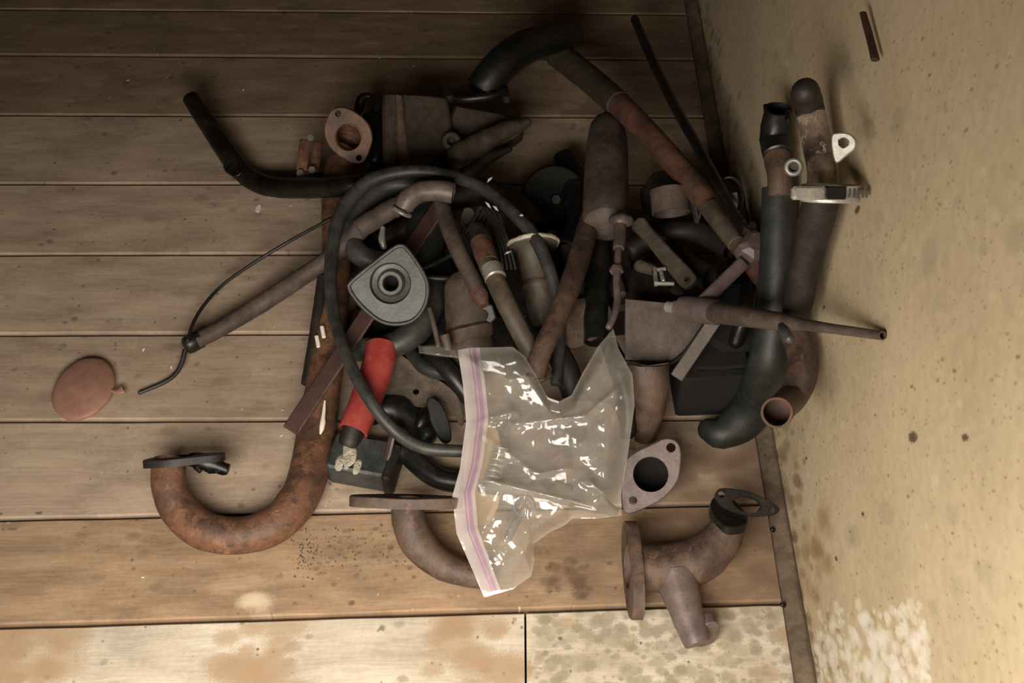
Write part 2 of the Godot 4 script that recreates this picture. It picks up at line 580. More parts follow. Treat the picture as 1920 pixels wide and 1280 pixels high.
func room() -> void:
	OFF = Vector3.ZERO
	var L := -1.75; var B := -1.7; var T := 2.3; var Fz := 1.13
	# plaster of the right wall, stained where it stands
	var w := 1560; var h := 900                       # a texel is a millimetre: z -0.80 .. 0.76 (u) and y 0 .. 0.9 (v)
	var n := FastNoiseLite.new(); n.seed = 4; n.frequency = 1.0; n.fractal_octaves = 4
	var im := Image.create(w, h, false, Image.FORMAT_RGB8)
	for y in h:
		for x in w:
			var v := 0.5 + 0.5 * 0.9 * n.get_noise_2d(x * 0.004, y * 0.004) + 0.3 * n.get_noise_2d(x * 0.06 + 70.0, y * 0.06)
			im.set_pixel(x, y, rgb8(162, 146, 117).lerp(rgb8(190, 174, 144), clampf(v, 0, 1)))
	rng.seed = 21
	lean = Vector2(0.55, -0.83)
	var px := 1000.0
	speckle(im, 5200, rgb8(124, 102, 70), 0.7, 1.5, 0.5, 2.3)
	speckle(im, 420, rgb8(100, 80, 54), 0.9, 2.0, 0.6, 2.3)
	speckle(im, 170, rgb8(126, 124, 100), 4.0, 14.0, 0.3, 1.6)
	speckle(im, 240, rgb8(206, 192, 164), 2.0, 6.0, 0.35, 1.6)
	for k in 420:                                     # grime along the foot of the wall
		blot(im, rng.randf() * w, h - rng.randf() * rng.randf() * 150.0, rng.randf_range(2, 11), rgb8(92, 74, 52), 0.32, 2.2)
	var uvw := func(q: Vector3) -> Vector2:
		return Vector2((q.z + 0.8) * px, h - q.y * px)
	for e in [[1608, 392, 3.2], [1712, 818, 4.2], [1545, 575, 1.6], [1512, 858, 1.6], [1810, 818, 2.4], [1618, 962, 1.6], [1568, 1046, 2.0], [1690, 1160, 1.8]]:
		var q: Vector2 = uvw.call(W(e[0], e[1]))
		blot(im, q.x, q.y, e[2] * 1.35, rgb8(70, 54, 38), 0.85, 2.2)
	for k in 420:                                     # bare white plaster low on the wall near the front
		var q: Vector2 = uvw.call(W(1528 + 215 * rng.randf(), 1128 + 210 * pow(rng.randf(), 0.7)))
		blot(im, q.x, q.y, rng.randf_range(1.5, 9), rgb8(214, 210, 197), 0.5, 1.8)
	for k in 40:                                      # brown damp stain above it
		var q: Vector2 = uvw.call(W(rng.randf_range(1492, 1560), rng.randf_range(960, 1120)))
		blot(im, q.x, q.y, rng.randf_range(4, 20), rgb8(140, 110, 72), 0.22, 1.5)
	lean = Vector2.RIGHT
	var plaster := textured("plaster", im, 0.9, 0.12)
	var st := begin()
	sg = -1
	quad_uv(st, [Vector3(XW, 0, 0.76), Vector3(XW, 0, -0.8), Vector3(XW, 0.9, -0.8), Vector3(XW, 0.9, 0.76)], [Vector2(1, 1), Vector2(0, 1), Vector2(0, 0), Vector2(1, 0)])
	for s in [[-1.7, -0.8, 0.0, 0.9], [0.76, 1.2, 0.0, 0.9], [-1.7, 1.2, 0.9, 2.3]]:
		quad_uv(st, [Vector3(XW, s[2], s[1]), Vector3(XW, s[2], s[0]), Vector3(XW, s[3], s[0]), Vector3(XW, s[3], s[1])], [Vector2(0.9, 0.5), Vector2(0.1, 0.5), Vector2(0.1, 0.1), Vector2(0.9, 0.1)])
	slab(st, Vector3(XW + 0.0005, -0.06, B - 0.12), Vector3(XW + 0.12, T, Fz + 0.12))
	struct("wall_right", st, plaster)
	st = begin(); slab(st, Vector3(L - 0.12, -0.06, B), Vector3(L, T, Fz)); struct("wall_left", st, M.far_wall)
	st = begin(); slab(st, Vector3(L - 0.12, -0.06, B - 0.12), Vector3(XW, T, B)); struct("wall_back", st, M.far_wall)
	st = begin(); slab(st, Vector3(L - 0.12, T, B - 0.12), Vector3(XW + 0.12, T + 0.1, Fz + 0.12)); struct("ceiling", st, M.far_wall)
	st = begin()                                      # the wall behind the camera, with an unseen window added for the light
	slab(st, Vector3(L - 0.12, -0.06, Fz), Vector3(XW, 0.4, Fz + 0.12))
	slab(st, Vector3(L - 0.12, 1.14, Fz), Vector3(XW, T, Fz + 0.12))
	slab(st, Vector3(L - 0.12, 0.4, Fz), Vector3(-0.62, 1.14, Fz + 0.12))
	slab(st, Vector3(0.18, 0.4, Fz), Vector3(XW, 1.14, Fz + 0.12))
	struct("wall_front", st, M.far_wall)
	# strip of wood along the foot of the wall
	st = begin()
	var rings := []
	for z in [-1.5, -0.9, -0.4, 0.0, 0.3, 0.6, 0.9, 1.12]:
		var wv := 0.0012 * sin(z * 9.0)
		var ring := PackedVector3Array()
		for q in [Vector2(0, 0), Vector2(0, 0.019), Vector2(0.006, 0.0185), Vector2(0.013, 0.014), Vector2(0.0185, 0.006), Vector2(0.0195, 0)]:
			ring.append(Vector3(XW - q.x + (wv if q.x > 0 else 0.0), 0.001 + q.y, z))
		rings.append(ring)
	sg = 0
	loft(st, rings)
	var trim := struct("trim_1", st, M.trim_wood)
	for e in [[1437, 853], [1447, 992], [1466, 1133], [1424, 740]]:
		st = begin()
		var f := frame_at(P(e[0], e[1], 1.35), Vector3(-0.7, 0.7, 0), Vector3.BACK)
		lathe(st, [[0.0, 0.0015], [0.002, 0.0012], [0.0026, 0.0], [0.0026, -0.004]], f, 10)
		obj("nail_head", st, M.black_steel, trim)

func floor_boards() -> void:
	OFF = Vector3.ZERO
	var st := begin()
	slab(st, Vector3(-1.87, -0.08, -1.82), Vector3(XW + 0.12, -0.024, 1.54))
	var fl := struct("floor", st, M.void_dark)
	# seams: height in the picture at the frame's left (x 107) and right (x 1400)
	var seams := [[-260, -250], [-158, -148], [-62, -52], [18, 28], [103, 112], [215, 219], [344, 345], [477, 473], [626, 622], [788, 784], [971, 944], [1171, 1131], [1400, 1355], [1660, 1615], [2000, 1960], [2600, 2560]]
	var woods := []
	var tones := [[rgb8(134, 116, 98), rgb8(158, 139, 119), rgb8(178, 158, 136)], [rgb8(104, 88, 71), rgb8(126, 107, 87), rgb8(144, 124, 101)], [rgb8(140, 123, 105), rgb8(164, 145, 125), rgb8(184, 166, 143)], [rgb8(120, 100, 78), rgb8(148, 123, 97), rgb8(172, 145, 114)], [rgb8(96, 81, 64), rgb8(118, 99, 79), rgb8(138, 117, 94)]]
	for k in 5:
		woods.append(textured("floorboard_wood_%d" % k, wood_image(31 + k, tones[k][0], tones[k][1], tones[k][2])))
	rng.seed = 8
	# limewash spilled over the nearest board, with bare brown patches
	var im := wood_image(55, rgb8(160, 149, 131), rgb8(186, 175, 157), rgb8(206, 197, 180))
	for k in 240:                                     # bare brown patches, and a browner left end
		var x := rng.randf_range(-10, 1034)
		var worn := absf(x - 347) < 48 or absf(x - 610) < 55 or x < 112 or (x > 680 and rng.randf() < 0.2)
		if worn:
			blot(im, x, rng.randf_range(-10, 138), rng.randf_range(8, 26), rgb8(158, 132, 102), 0.5, 1.6)
	for k in 420:                                     # crusted mortar on its right half
		blot(im, rng.randf_range(690, 1030), rng.randf_range(-5, 133), rng.randf_range(2, 9), rgb8(138, 128, 107).lerp(rgb8(166, 157, 136), rng.randf()), 0.75, 1.4)
	rng.seed = 9
	for k in 200:
		blot(im, rng.randf_range(680, 1024), rng.randf_range(0, 128), rng.randf_range(0.8, 2.6), rgb8(138, 124, 98), 0.45)
	var lime := textured("limewashed_wood", im, 0.9, 0.25)
	# the two boards before it are browner and stained towards the wall
	var stained := []
	for bn in 2:
		im = wood_image(61 + bn, tones[[2, 3][bn]][0], tones[[2, 3][bn]][1], tones[[2, 3][bn]][2])
		rng.seed = 70 + bn
		for k in 150:
			var x := 670.0 + 370.0 * sqrt(rng.randf())
			blot(im, x, rng.randf_range(-6, 134), rng.randf_range(8, 24), rgb8(104, 84, 66), 0.2, 1.6)
		for k in 26:
			blot(im, rng.randf_range(700, 765), rng.randf_range(70, 122) if bn else rng.randf_range(20, 120), rng.randf_range(3, 10), rgb8(84, 66, 50), 0.35, 1.4)
		if bn:
			for k in 10:
				blot(im, rng.randf_range(310, 350), rng.randf_range(104, 126), rng.randf_range(6, 12), rgb8(206, 190, 164), 0.3, 2.0)
			for k in 40:
				blot(im, rng.randf_range(390, 530), rng.randf_range(20, 90), rng.randf_range(1, 4), rgb8(96, 78, 56), 0.4, 1.6)
		stained.append(textured("stained_wood_%d" % bn, im))
	rng.seed = 40
	for i in seams.size() - 1:
		var a := P(107, seams[i][0]); var b := P(1400, seams[i][1]); var c := P(107, seams[i + 1][0]); var d := P(1400, seams[i + 1][1])
		if c.z > 1.1: c.z = 1.1
		if d.z > 1.1: d.z = 1.1
		var x0 := -1.75; var x1 := XW - 0.001
		var z00 := lerpf(a.z, b.z, (x0 - a.x) / (b.x - a.x)); var z01 := lerpf(a.z, b.z, (x1 - a.x) / (b.x - a.x))
		var z10 := lerpf(c.z, d.z, (x0 - c.x) / (d.x - c.x)); var z11 := lerpf(c.z, d.z, (x1 - c.x) / (d.x - c.x))
		var split := [[x0, x1]]
		if i == 11:                                   # the nearest board in view is made of two lengths
			var xs := P(985, 1170).x
			split = [[x0, xs - 0.0012], [xs + 0.0012, x1]]
		for sidx in split.size():
			var s = split[sidx]
			st = begin()
			var g := 0.0026; var bev := 0.0018; var top := rng.randf_range(-0.0006, 0.0006)
			var rings := []
			var uvs := []
			var steps := 36
			var u0 := rng.randf()
			for k in steps + 1:
				var x := lerpf(s[0], s[1], float(k) / steps)
				var t := (x - x0) / (x1 - x0)
				var za := lerpf(z00, z01, t) + g + 0.0011 * wob.get_noise_2d(x * 7.0, i * 5.0)
				var zb := lerpf(z10, z11, t) - g + 0.0011 * wob.get_noise_2d(x * 7.0, i * 5.0 + 50.0)
				var row := PackedVector3Array([Vector3(x, -0.022, za), Vector3(x, top - bev, za), Vector3(x, top, za + bev)])
				for q in [0.25, 0.5, 0.75]:
					row.append(Vector3(x, top + 0.0005 * wob.get_noise_2d(x * 6.0, q * 9.0 + i), lerpf(za, zb, q)))
				row.append_array([Vector3(x, top, zb - bev), Vector3(x, top - bev, zb), Vector3(x, -0.022, zb)])
				rings.append(row)
				var uu := (x - x0) / 1.15 + u0
				if i in [9, 10, 11]:
					uu = absf(x - P(-20, 1190).x) / (P(1500, 1190).x - P(-20, 1190).x)
				var ur := []
				for p in row:
					ur.append(Vector2(uu, clampf((p.z - za) / (zb - za), 0.01, 0.99)))
				uvs.append(ur)
			sg = 0
			for k in steps:
				for j in 8:
					sg = 1 if j in [2, 3, 4, 5] else 2 + j
					quad_uv(st, [rings[k][j], rings[k][j + 1], rings[k + 1][j + 1], rings[k + 1][j]], [uvs[k][j], uvs[k][j + 1], uvs[k + 1][j + 1], uvs[k + 1][j]])
			for k in [0, steps]:
				sg = 4
				for j in range(1, 8):
					tri(st, rings[k][0], rings[k][j], rings[k][j + 1])
			obj("floorboard", st, lime if i == 11 else stained[i - 9] if i in [9, 10] else woods[[1, 4, 1, 4, 1, 0, 2, 2, 0, 2, 3, 3, 1, 0, 2, 1][i]], fl)  # far boards darker, middle ones paler: the light's falloff put into their colour

# ---------------------------------------------------------------- exhaust pipes
func two_bolt(st: SurfaceTool, f: Transform3D, list: Array, hole: Array, bolts: Array, thick: float) -> void:
	var hs := []
	if hole.size():
		hs.append(disc(on_plane(hole[0], hole[1], f), hole[2] * mpp(f.origin), 32))
	for b in bolts:
		hs.append(disc(on_plane(b[0], b[1], f), b[2] * mpp(f.origin), 16))
	plate(st, outline(list, f, 2), hs, f, thick, 0.0012)

func exhaust_pipes() -> void:
	# the big J of rusty pipe on the left
	var t := thing("exhaust_pipe", "large J-shaped rusty exhaust pipe curving across the floorboards with a flange at both ends", "pipe", P(450, 1010))
	var st := begin()
	tube(st, path([[318, 862, 5.6, 31], [316, 905, 4.8, 32], [334, 952, 3.4, 35], [380, 993, 2.7, 36], [447, 1004, 2.6, 35], [512, 985, 2.6, 36], [560, 935, 2.6, 37], [583, 870, 2.6, 37], [594, 800, 2.8, 36], [607, 720, 3.4, 33], [618, 640, 4.2, 30], [626, 560, 5.0, 28], [631, 480, 5.6, 27], [630, 400, 6.2, 27], [632, 345, 5.8, 28], [638, 312, 5.6, 28]]), "open", "open", 26, 0.035, 0.1)
	obj("pipe", st, M.orange_rust, t)
	st = begin()
	tube(st, path([[609, 752, 5.9, 2], [607, 775, 5.7, 4], [604, 800, 5.5, 5], [601, 812, 5.4, 2]]), "round", "round", 10, 0.5)
	obj("paint_scuff", st, M.chip_white, t, "white paint scuff")
	st = begin()
	var f := frame_at(P(330, 856, 6.0), Vector3(-0.08, 0.62, -0.78), Vector3.RIGHT)
	plate(st, chaikin(PackedVector2Array([Vector2(-0.036, -0.012), Vector2(-0.03, -0.024), Vector2(0.0, -0.034), Vector2(0.035, -0.02), Vector2(0.054, -0.012), Vector2(0.058, 0.0), Vector2(0.054, 0.013), Vector2(0.032, 0.022), Vector2(0.0, 0.033), Vector2(-0.03, 0.024), Vector2(-0.036, 0.012)]), 1), [disc(Vector2.ZERO, 0.021, 24)], f, 0.009)
	var fl := obj("flange", st, M.dark_rust, t)
	st = begin()
	tube(st, path([[352, 860, 5.0, 12], [388, 868, 4.4, 17], [428, 880, 3.8, 11]]), "flat", "flat", 7, 0.5)
	tube(st, path([[368, 874, 5.0, 7], [374, 882, 4.6, 5]]), "flat", "round", 7, 0.4)
	obj("bolt_stub", st, M.black_steel, fl)
	st = begin()
	f = frame_at(P(654, 258, 10.0), back(P(654, 258, 10.0)) + Vector3(-0.12, 0.0, 0.2), Vector3.RIGHT)
	two_bolt(st, f, [[606, 246], [612, 222], [622, 204], [640, 200], [660, 206], [690, 228], [700, 258], [692, 286], [682, 306], [662, 308], [640, 296], [616, 276]], [652, 258, 25], [[634, 213, 6], [673, 296, 6]], 0.012)
	obj("upper_flange", st, M.orange_rust, t, "orange rusty two-bolt flange with a round bore")
	st = begin()
	tube(st, [[f.origin - f.basis.z * 0.001, 27 * mpp(f.origin)], [f.origin - f.basis.z * 0.028, 27 * mpp(f.origin)], [P(646, 280, 6.0), 27 * mpp(f.origin)]], "open", "open", 22, 0.03, 0.1)
	obj("neck", st, M.orange_rust, t)
	# bracket clamped beside the upper flange
	t = thing("clamp_bracket", "orange rusty clamp bracket with bolts standing left of the two-bolt flange with a round bore", "bracket", P(590, 320))
	st = begin()
	var a := P(572, 262, 6.5); var b := P(566, 322, 4.5)
	box(st, between(a, b, back(a)), Vector3(0.05, 0.016, 0.008), 0.002)
	a = P(596, 265, 6.0); b = P(589, 328, 4.5)
	box(st, between(a, b, back(a)), Vector3(0.052, 0.013, 0.011), 0.002)
	a = P(560, 326, 4.0); b = P(606, 330, 4.0)
	box(st, between(a, b), Vector3(0.04, 0.016, 0.012), 0.002)
	obj("bracket_body", st, M.orange_rust, t)
	for e in [[582, 258, 7.0], [585, 318, 6.0], [563, 324, 5.0]]:
		st = begin()
		hexnut(st, frame_at(P(e[0], e[1], e[2]), back(P(e[0], e[1])), Vector3.RIGHT), 0.006, 0.012)
		obj("bolt_head", st, M.tan_metal, t)
	# the shorter bend at the front
	t = thing("exhaust_elbow", "brown exhaust elbow with a flat flange, curving under the corner of the plastic bag", "pipe", P(820, 1060))
	st = begin()
	tube(st, path([[764, 935, 7.0, 29], [766, 970, 6.2, 32], [782, 1015, 4.6, 33], [822, 1054, 3.0, 29], [872, 1074, 2.2, 25], [920, 1080, 1.9, 24]]), "open", "open", 24, 0.03, 0.12)
	obj("pipe", st, M.brown_rust, t)
	st = begin()
	f = frame_at(P(762, 930, 7.2), Vector3(0.02, 0.6, -0.8), Vector3.RIGHT)
	plate(st, chaikin(PackedVector2Array([Vector2(-0.064, -0.008), Vector2(-0.05, -0.015), Vector2(0.0, -0.03), Vector2(0.05, -0.015), Vector2(0.064, -0.008), Vector2(0.064, 0.008), Vector2(0.05, 0.015), Vector2(0.0, 0.03), Vector2(-0.05, 0.015), Vector2(-0.064, 0.008)]), 1), [disc(Vector2.ZERO, 0.019, 24)], f, 0.012)
	obj("flange", st, M.brown_rust, t)
	# the T-shaped casting in front of the wall
	t = thing("exhaust_manifold", "rusty three-way exhaust manifold with an upright flange, standing at the front beside the wall", "manifold", P(1280, 1090))
	st = begin()
	tube(st, path([[1192, 1062, 3.8, 46], [1225, 1066, 3.8, 44], [1265, 1062, 3.8, 44], [1312, 1048, 4.2, 44], [1350, 1015, 5.0, 38], [1366, 982, 6.0, 31]]), "flat", "open", 26, 0.035, 0.15)
	var body := obj("main_pipe", st, M.brown_rust, t)
	st = begin()
	tube(st, path([[1268, 1078, 3.8, 42], [1276, 1110, 3.6, 36], [1288, 1150, 3.3, 31], [1302, 1190, 3.0, 27], [1308, 1206, 2.8, 25]]), "flat", "flat", 24, 0.03)
	obj("branch_pipe", st, M.purple_steel, t, "purplish grey branch pipe")
	st = begin()
	f = frame_at(P(1312, 1192, 2.4), Vector3(0.25, 0.25, 0.9), Vector3.RIGHT)
	plate(st, chaikin(PackedVector2Array([Vector2(-0.006, -0.02), Vector2(0.02, -0.02), Vector2(0.024, 0.0), Vector2(0.018, 0.022), Vector2(-0.008, 0.012)]), 2), [], f, 0.012)
	obj("end_plate", st, M.purple_steel, t)
	st = begin()
	f = frame_at(P(1176, 1062, 4.2), Vector3(-1, 0.05, 0.02), Vector3(0, 0, 1))
	plate(st, chaikin(PackedVector2Array([Vector2(-0.055, -0.018), Vector2(-0.03, -0.034), Vector2(0.03, -0.034), Vector2(0.06, -0.014), Vector2(0.06, 0.012), Vector2(0.03, 0.028), Vector2(-0.03, 0.028), Vector2(-0.055, 0.012)]), 1), [disc(Vector2.ZERO, 0.024, 20)], f, 0.013)
	obj("flange", st, M.brown_rust, t)
	st = begin()
	f = frame_at(P(1368, 962, 6.6), Vector3(0.12, 0.62, -0.35), Vector3.RIGHT)
	two_bolt(st, f, [[1330, 940], [1345, 925], [1372, 930], [1398, 958], [1405, 978], [1390, 988], [1362, 988], [1338, 968]], [], [], 0.01)
	obj("top_flange", st, M.black_steel, t)
	t = thing("oval_gasket", "black oval two-hole gasket lying on the manifold and reaching over the wooden wall strip", "gasket", P(1400, 945, 7))
	st = begin()
	f = frame_at(P(1400, 945, 7.6), Vector3(-0.05, 0.85, 0.35), Vector3.RIGHT)
	var ring := [[1338, 932], [1345, 916], [1362, 914], [1392, 918], [1420, 926], [1448, 942], [1464, 952], [1458, 964], [1430, 968], [1402, 968], [1372, 960], [1350, 948]]
	var hole := outline([[1370, 940], [1382, 930], [1402, 930], [1420, 938], [1430, 950], [1420, 961], [1402, 963], [1384, 956]], f, 2)
	plate(st, outline(ring, f, 2), [hole, disc(on_plane(1353, 926, f), 0.004, 12), disc(on_plane(1448, 955, f), 0.004, 12)], f, 0.004)
	obj("ring", st, M.black_steel, t)
	# the flat flange right of the bag
	t = thing("flange_plate", "purplish grey two-bolt flange plate with a large black bore, propped right of the plastic bag", "flange", P(1220, 960))
	st = begin()
	f = frame_at(P(1220, 890, 5.5), back(P(1220, 890, 5.5)) + Vector3(-0.05, 0.12, 0.05), Vector3.RIGHT)
	two_bolt(st, f, [[1166, 890], [1172, 862], [1192, 846], [1224, 832], [1246, 820], [1268, 824], [1278, 842], [1276, 880], [1270, 906], [1244, 936], [1214, 950], [1190, 962], [1172, 964], [1164, 945]], [1220, 889, 33], [[1258, 839, 9], [1187, 938, 8]], 0.011)
	obj("plate", st, M.purple_steel, t)
	st = begin()
	var d := f.basis.z
	tube(st, [[f.origin - d * 0.012, 37 * mpp(f.origin)], [f.origin - d * 0.025, 37 * mpp(f.origin)], [f.origin - d * 0.045 + Vector3(-0.006, 0, 0), 35 * mpp(f.origin)]], "open", "flat", 26, 0.02, 0.1)
	obj("pipe_stub", st, M.black_matte, t)  # black colour stands in for the shade inside the bore

# ---------------------------------------------------------------- left of the heap
func left_side() -> void:
	var t := thing("balloon", "terracotta red half-flat balloon with a tied neck lying on the floorboards", "balloon", P(157, 740))
	var st := begin()
	var c := P(157, 728, 0.9)
	var r := 57.0 * mpp(c)
	var prof := []
	for k in 15:
		var a := lerpf(-PI / 2, PI / 2, k / 14.0)
		prof.append([maxf(cos(a), 0.001) * r, sin(a) * 0.009])
	lathe(st, prof, frame_at(c, Vector3.UP, Vector3.RIGHT), 40, 0.03, 1.0, 1.28)
	obj("body", st, M.balloon_skin, t)
	st = begin()
	tube(st, path([[208, 732, 1.2, 4], [217, 734, 1.1, 4], [224, 733, 1.0, 8], [231, 730, 1.0, 11]]), "flat", "open", 14, 0.15, 0.25, 0.5)
	obj("neck", st, M.balloon_skin, t)
	t = thing("black_tube", "bent black steel tube pointing up and away at the far left of the heap", "pipe", P(520, 352))
	st = begin()
	tube(st, path([[358, 184, 5.0, 16], [392, 236, 4.0, 18], [440, 306, 2.6, 19], [474, 338, 1.9, 19], [515, 351, 2.6, 19], [580, 353, 6.2, 19], [645, 350, 10.4, 19], [720, 338, 11.2, 18]]), "open", "flat", 20, 0.05, 0.15)
	obj("tube", st, M.black_steel, t)
	st = begin()
	var f := frame_at(P(434, 314, 3.6), Vector3(-0.2, 0.9, 0.2), Vector3(0.8, 0, 0.5))
	plate(st, chaikin(PackedVector2Array([Vector2(-0.015, -0.008), Vector2(0.02, -0.012), Vector2(0.02, 0.012), Vector2(-0.015, 0.008)]), 1), [], f, 0.006)
	obj("tab", st, M.black_steel, t)
	# long cable sleeve with its end ball and tail
	t = thing("control_cable", "long straight brown cable sleeve with a black end cap and bent wire tail", "cable", P(500, 565))
	st = begin()
	tube(st, path([[368, 640, 2.4, 15], [430, 606, 2.6, 16], [500, 563, 3.2, 17], [560, 523, 6.4, 17], [620, 482, 9.0, 17], [680, 425, 10.8, 19]]), "flat", "flat", 18, 0.05)
	obj("sleeve", st, M.brown_rubber, t)
	st = begin()
	f = frame_at(P(350, 648, 2.2), P(350, 648, 2.2) - P(372, 636, 2.3), Vector3.UP)
	lathe(st, [[0.0, -0.022], [0.0125, -0.02], [0.0125, -0.004], [0.0115, 0.001], [0.0065, 0.004], [0.004, 0.004], [0.0, 0.004]], f, 24, 0.04)
	obj("end_cap", st, M.black_rubber, t, "black rounded end cap")
	st = begin()
	tube(st, path([[347, 655, 2.0, 5], [341, 680, 1.2, 4.5], [328, 702, 0.6, 4.2], [305, 718, 0.4, 4], [262, 736, 0.35, 3.6]]), "flat", "round", 10, 0.05)
	obj("tail", st, M.wire_black, t)
	st = begin()
	OFF = P(480, 490)
	tube(st, path([[352, 640, 3.6, 4], [362, 606, 3.2, 3.6], [384, 570, 2.6, 3.4], [420, 532, 2.6, 3.2], [480, 490, 3.4, 3.2], [550, 448, 5.4, 3.2], [632, 404, 8.8, 3.2]]), "flat", "flat", 8, 0.05)
	single("thin_wire", st, M.wire_black, "thin black wire arching over the floor from the end cap to the hoses", "wire")

# ---------------------------------------------------------------- hoses around the left of the heap
func hoses() -> void:
	var st := begin()
	OFF = P(640, 600)
	tube(st, path([[905, 845, 5.0, 11], [852, 845, 5.2, 12], [790, 838, 5.6, 12], [738, 806, 7.6, 12], [690, 745, 9.5, 12], [652, 672, 9.9, 12], [628, 600, 9.6, 12], [620, 530, 10.2, 12], [624, 460, 10.8, 13], [642, 395, 12.2, 14], [690, 342, 13.3, 14], [760, 322, 13.7, 13], [830, 327, 13.4, 12], [895, 348, 13.6, 12], [950, 388, 13.8, 12], [1000, 442, 13.8, 13], [1028, 500, 12.4, 13], [1044, 560, 10.6, 12], [1050, 640, 8.8, 11], [1042, 720, 7.2, 11]]), "flat", "flat", 18, 0.04)
	single("rubber_hose", st, M.dusty_rubber, "long thin grey rubber hose making one big loop round the left of the heap", "hose")
	st = begin()
	OFF = P(660, 440)
	tube(st, path([[842, 372, 10.2, 21], [800, 352, 10.6, 22], [745, 346, 10.8, 23], [700, 362, 10.6, 23], [664, 402, 10.2, 22], [655, 445, 9.8, 21], [676, 478, 9.4, 21], [716, 492, 8.8, 21], [752, 488, 8.2, 20]]), "flat", "flat", 20, 0.04)
	single("thick_hose", st, M.dusty_rubber, "thick dusty grey hose curled inside the loop above the teardrop mount", "hose")
	st = begin()
	OFF = P(690, 410)
	tube(st, path([[672, 430, 11.4, 18], [700, 412, 11.8, 19], [730, 394, 12.2, 19], [768, 376, 12.4, 18]]), "flat", "flat", 20, 0.05, 0.16, 1.0, 0.045)
	single("braided_hose", st, M.brown_rubber, "short braided brown hose lying inside the curled grey hose", "hose")
	# elbow fitting
	var t := thing("elbow_fitting", "pinkish brown metal elbow with a bright rim on top of the curled hoses", "fitting", P(800, 370, 9))
	st = begin()
	tube(st, path([[757, 390, 13.6, 18], [766, 374, 14.4, 20], [788, 360, 14.8, 20], [820, 357, 14.8, 20], [850, 362, 14.6, 20]]), "open", "open", 22, 0.05, 0.16)
	obj("elbow", st, M.purple_steel, t)
	st = begin()
	var f := frame_at(P(756, 393, 13.3), P(756, 393, 13.3) - P(766, 374, 14.4), Vector3.UP)
	lathe(st, [[0.0115, 0.0], [0.014, 0.001], [0.0145, 0.004], [0.0125, 0.0055], [0.0105, 0.004]], f, 24)
	obj("rim", st, M.zinc, t, "bright metal rim")
	# lower fat hose under the mount
	st = begin()
	OFF = P(740, 640)
	tube(st, path([[640, 650, 5.4, 20], [690, 655, 6.2, 23], [740, 646, 7.0, 25], [785, 615, 7.6, 26], [808, 570, 7.8, 25], [812, 530, 7.2, 22]]), "flat", "flat", 20, 0.04)
	single("fat_hose", st, M.dusty_rubber, "fat grey hose bending round under the teardrop mount", "hose")
	# teardrop mount
	t = thing("engine_mount", "grey-green teardrop metal mount with a deep round hole in a cone", "mount", P(735, 540))
	st = begin()
	var c := P(732, 532, 12.6)
	f = frame_at(c, back(c) + Vector3(-0.12, 0.05, 0.06), Vector3.RIGHT)
	var rim := outline([[651, 540], [654, 528], [738, 462], [752, 457], [764, 462], [798, 512], [806, 540], [800, 576], [778, 604], [745, 612], [712, 606], [680, 580], [660, 556]], f, 2)
	plate(st, rim, [disc(on_plane(732, 531, f), 0.026, 32)], f, 0.006, 0.0015)
	# raised rolled edge
	var edge := []
	for i in range(0, rim.size() + 1, 2):
		var q := rim[i % rim.size()] * 0.965
		edge.append([f * Vector3(q.x, q.y, 0.001), 0.0026])
	tube(st, edge, "flat", "flat", 8, 0.1)
	obj("shell", st, M.grey_cast, t)
	st = begin()
	var o2 := on_plane(732, 531, f)
	var fc := Transform3D(f.basis, f * Vector3(o2.x, o2.y, 0))
	lathe(st, [[0.0275, 0.0], [0.0255, -0.003, 1], [0.024, -0.008, 1], [0.018, -0.0095, 1], [0.017, -0.004, 1], [0.0145, -0.001, 1], [0.0105, -0.001, 1], [0.0092, -0.004, 1], [0.009, -0.03, 1]], fc, 32, 0.02)
	obj("cone", st, M.grey_cast, t)
	st = begin()
	lathe(st, [[0.0088, -0.012], [0.0086, -0.032, 1], [0.0, -0.032]], fc, 24)
	obj("bore", st, M.black_matte, t, "black bore of the mount")  # black lining paints the shade down the hole
	# small bright stud and the curved dull cap behind
	st = begin()
	OFF = P(717, 445, 8)
	tube(st, path([[718, 428, 11.0, 5], [716, 448, 10.6, 7], [720, 462, 10.0, 6]]), "round", "round", 12, 0.1)
	single("metal_stud", st, M.zinc, "small bright metal stud standing between the curled hose and the mount", "stud")
	# dark red flat bar
	t = thing("flat_bar", "long dark red-brown flat bar slanting under the hoses from the elbow down to the floor", "bar", P(600, 700))
	st = begin()
	var a := P(838, 362, 11.5); var b := P(543, 806, 5.6)
	var fb := between(a, b, back((a + b) * 0.5))
	box(st, fb, Vector3(a.distance_to(b), 0.018, 0.006), 0.001)
	obj("bar", st, M.bar_red, t)
	st = begin()
	box(st, Transform3D(fb.basis, fb.origin + fb.basis.y * 0.0095 - fb.basis.z * 0.004), Vector3(a.distance_to(b) * 0.98, 0.004, 0.013), 0.001)
	obj("rib", st, M.brown_rust, t)
	# second slanting bar behind the mount, left of it
	t = thing("steel_rod", "dull dark rod with white paint chips beside the dark red bar", "rod", P(600, 640))
	st = begin()
	tube(st, path([[575, 720, 3.2, 11], [588, 650, 4.6, 12], [598, 580, 6.0, 12], [606, 520, 7.2, 11]]), "flat", "flat", 14, 0.1)
	obj("rod", st, M.dark_rust, t)
	for e in [[596, 640, 6.2], [606, 622, 6.8]]:
		st = begin()
		box(st, between(P(e[0] - 3, e[1] - 13, e[2]), P(e[0] + 2, e[1] + 13, e[2] - 0.4), back(P(e[0], e[1]))), Vector3(0.018, 0.005, 0.003), 0.001)
		obj("paint_chip", st, M.chip_white, t)
	# red sleeve in its black foot
	t = thing("red_sleeve", "bright red plastic sleeve slanting out of the heap behind the thin hose", "sleeve", P(690, 790))
	st = begin()
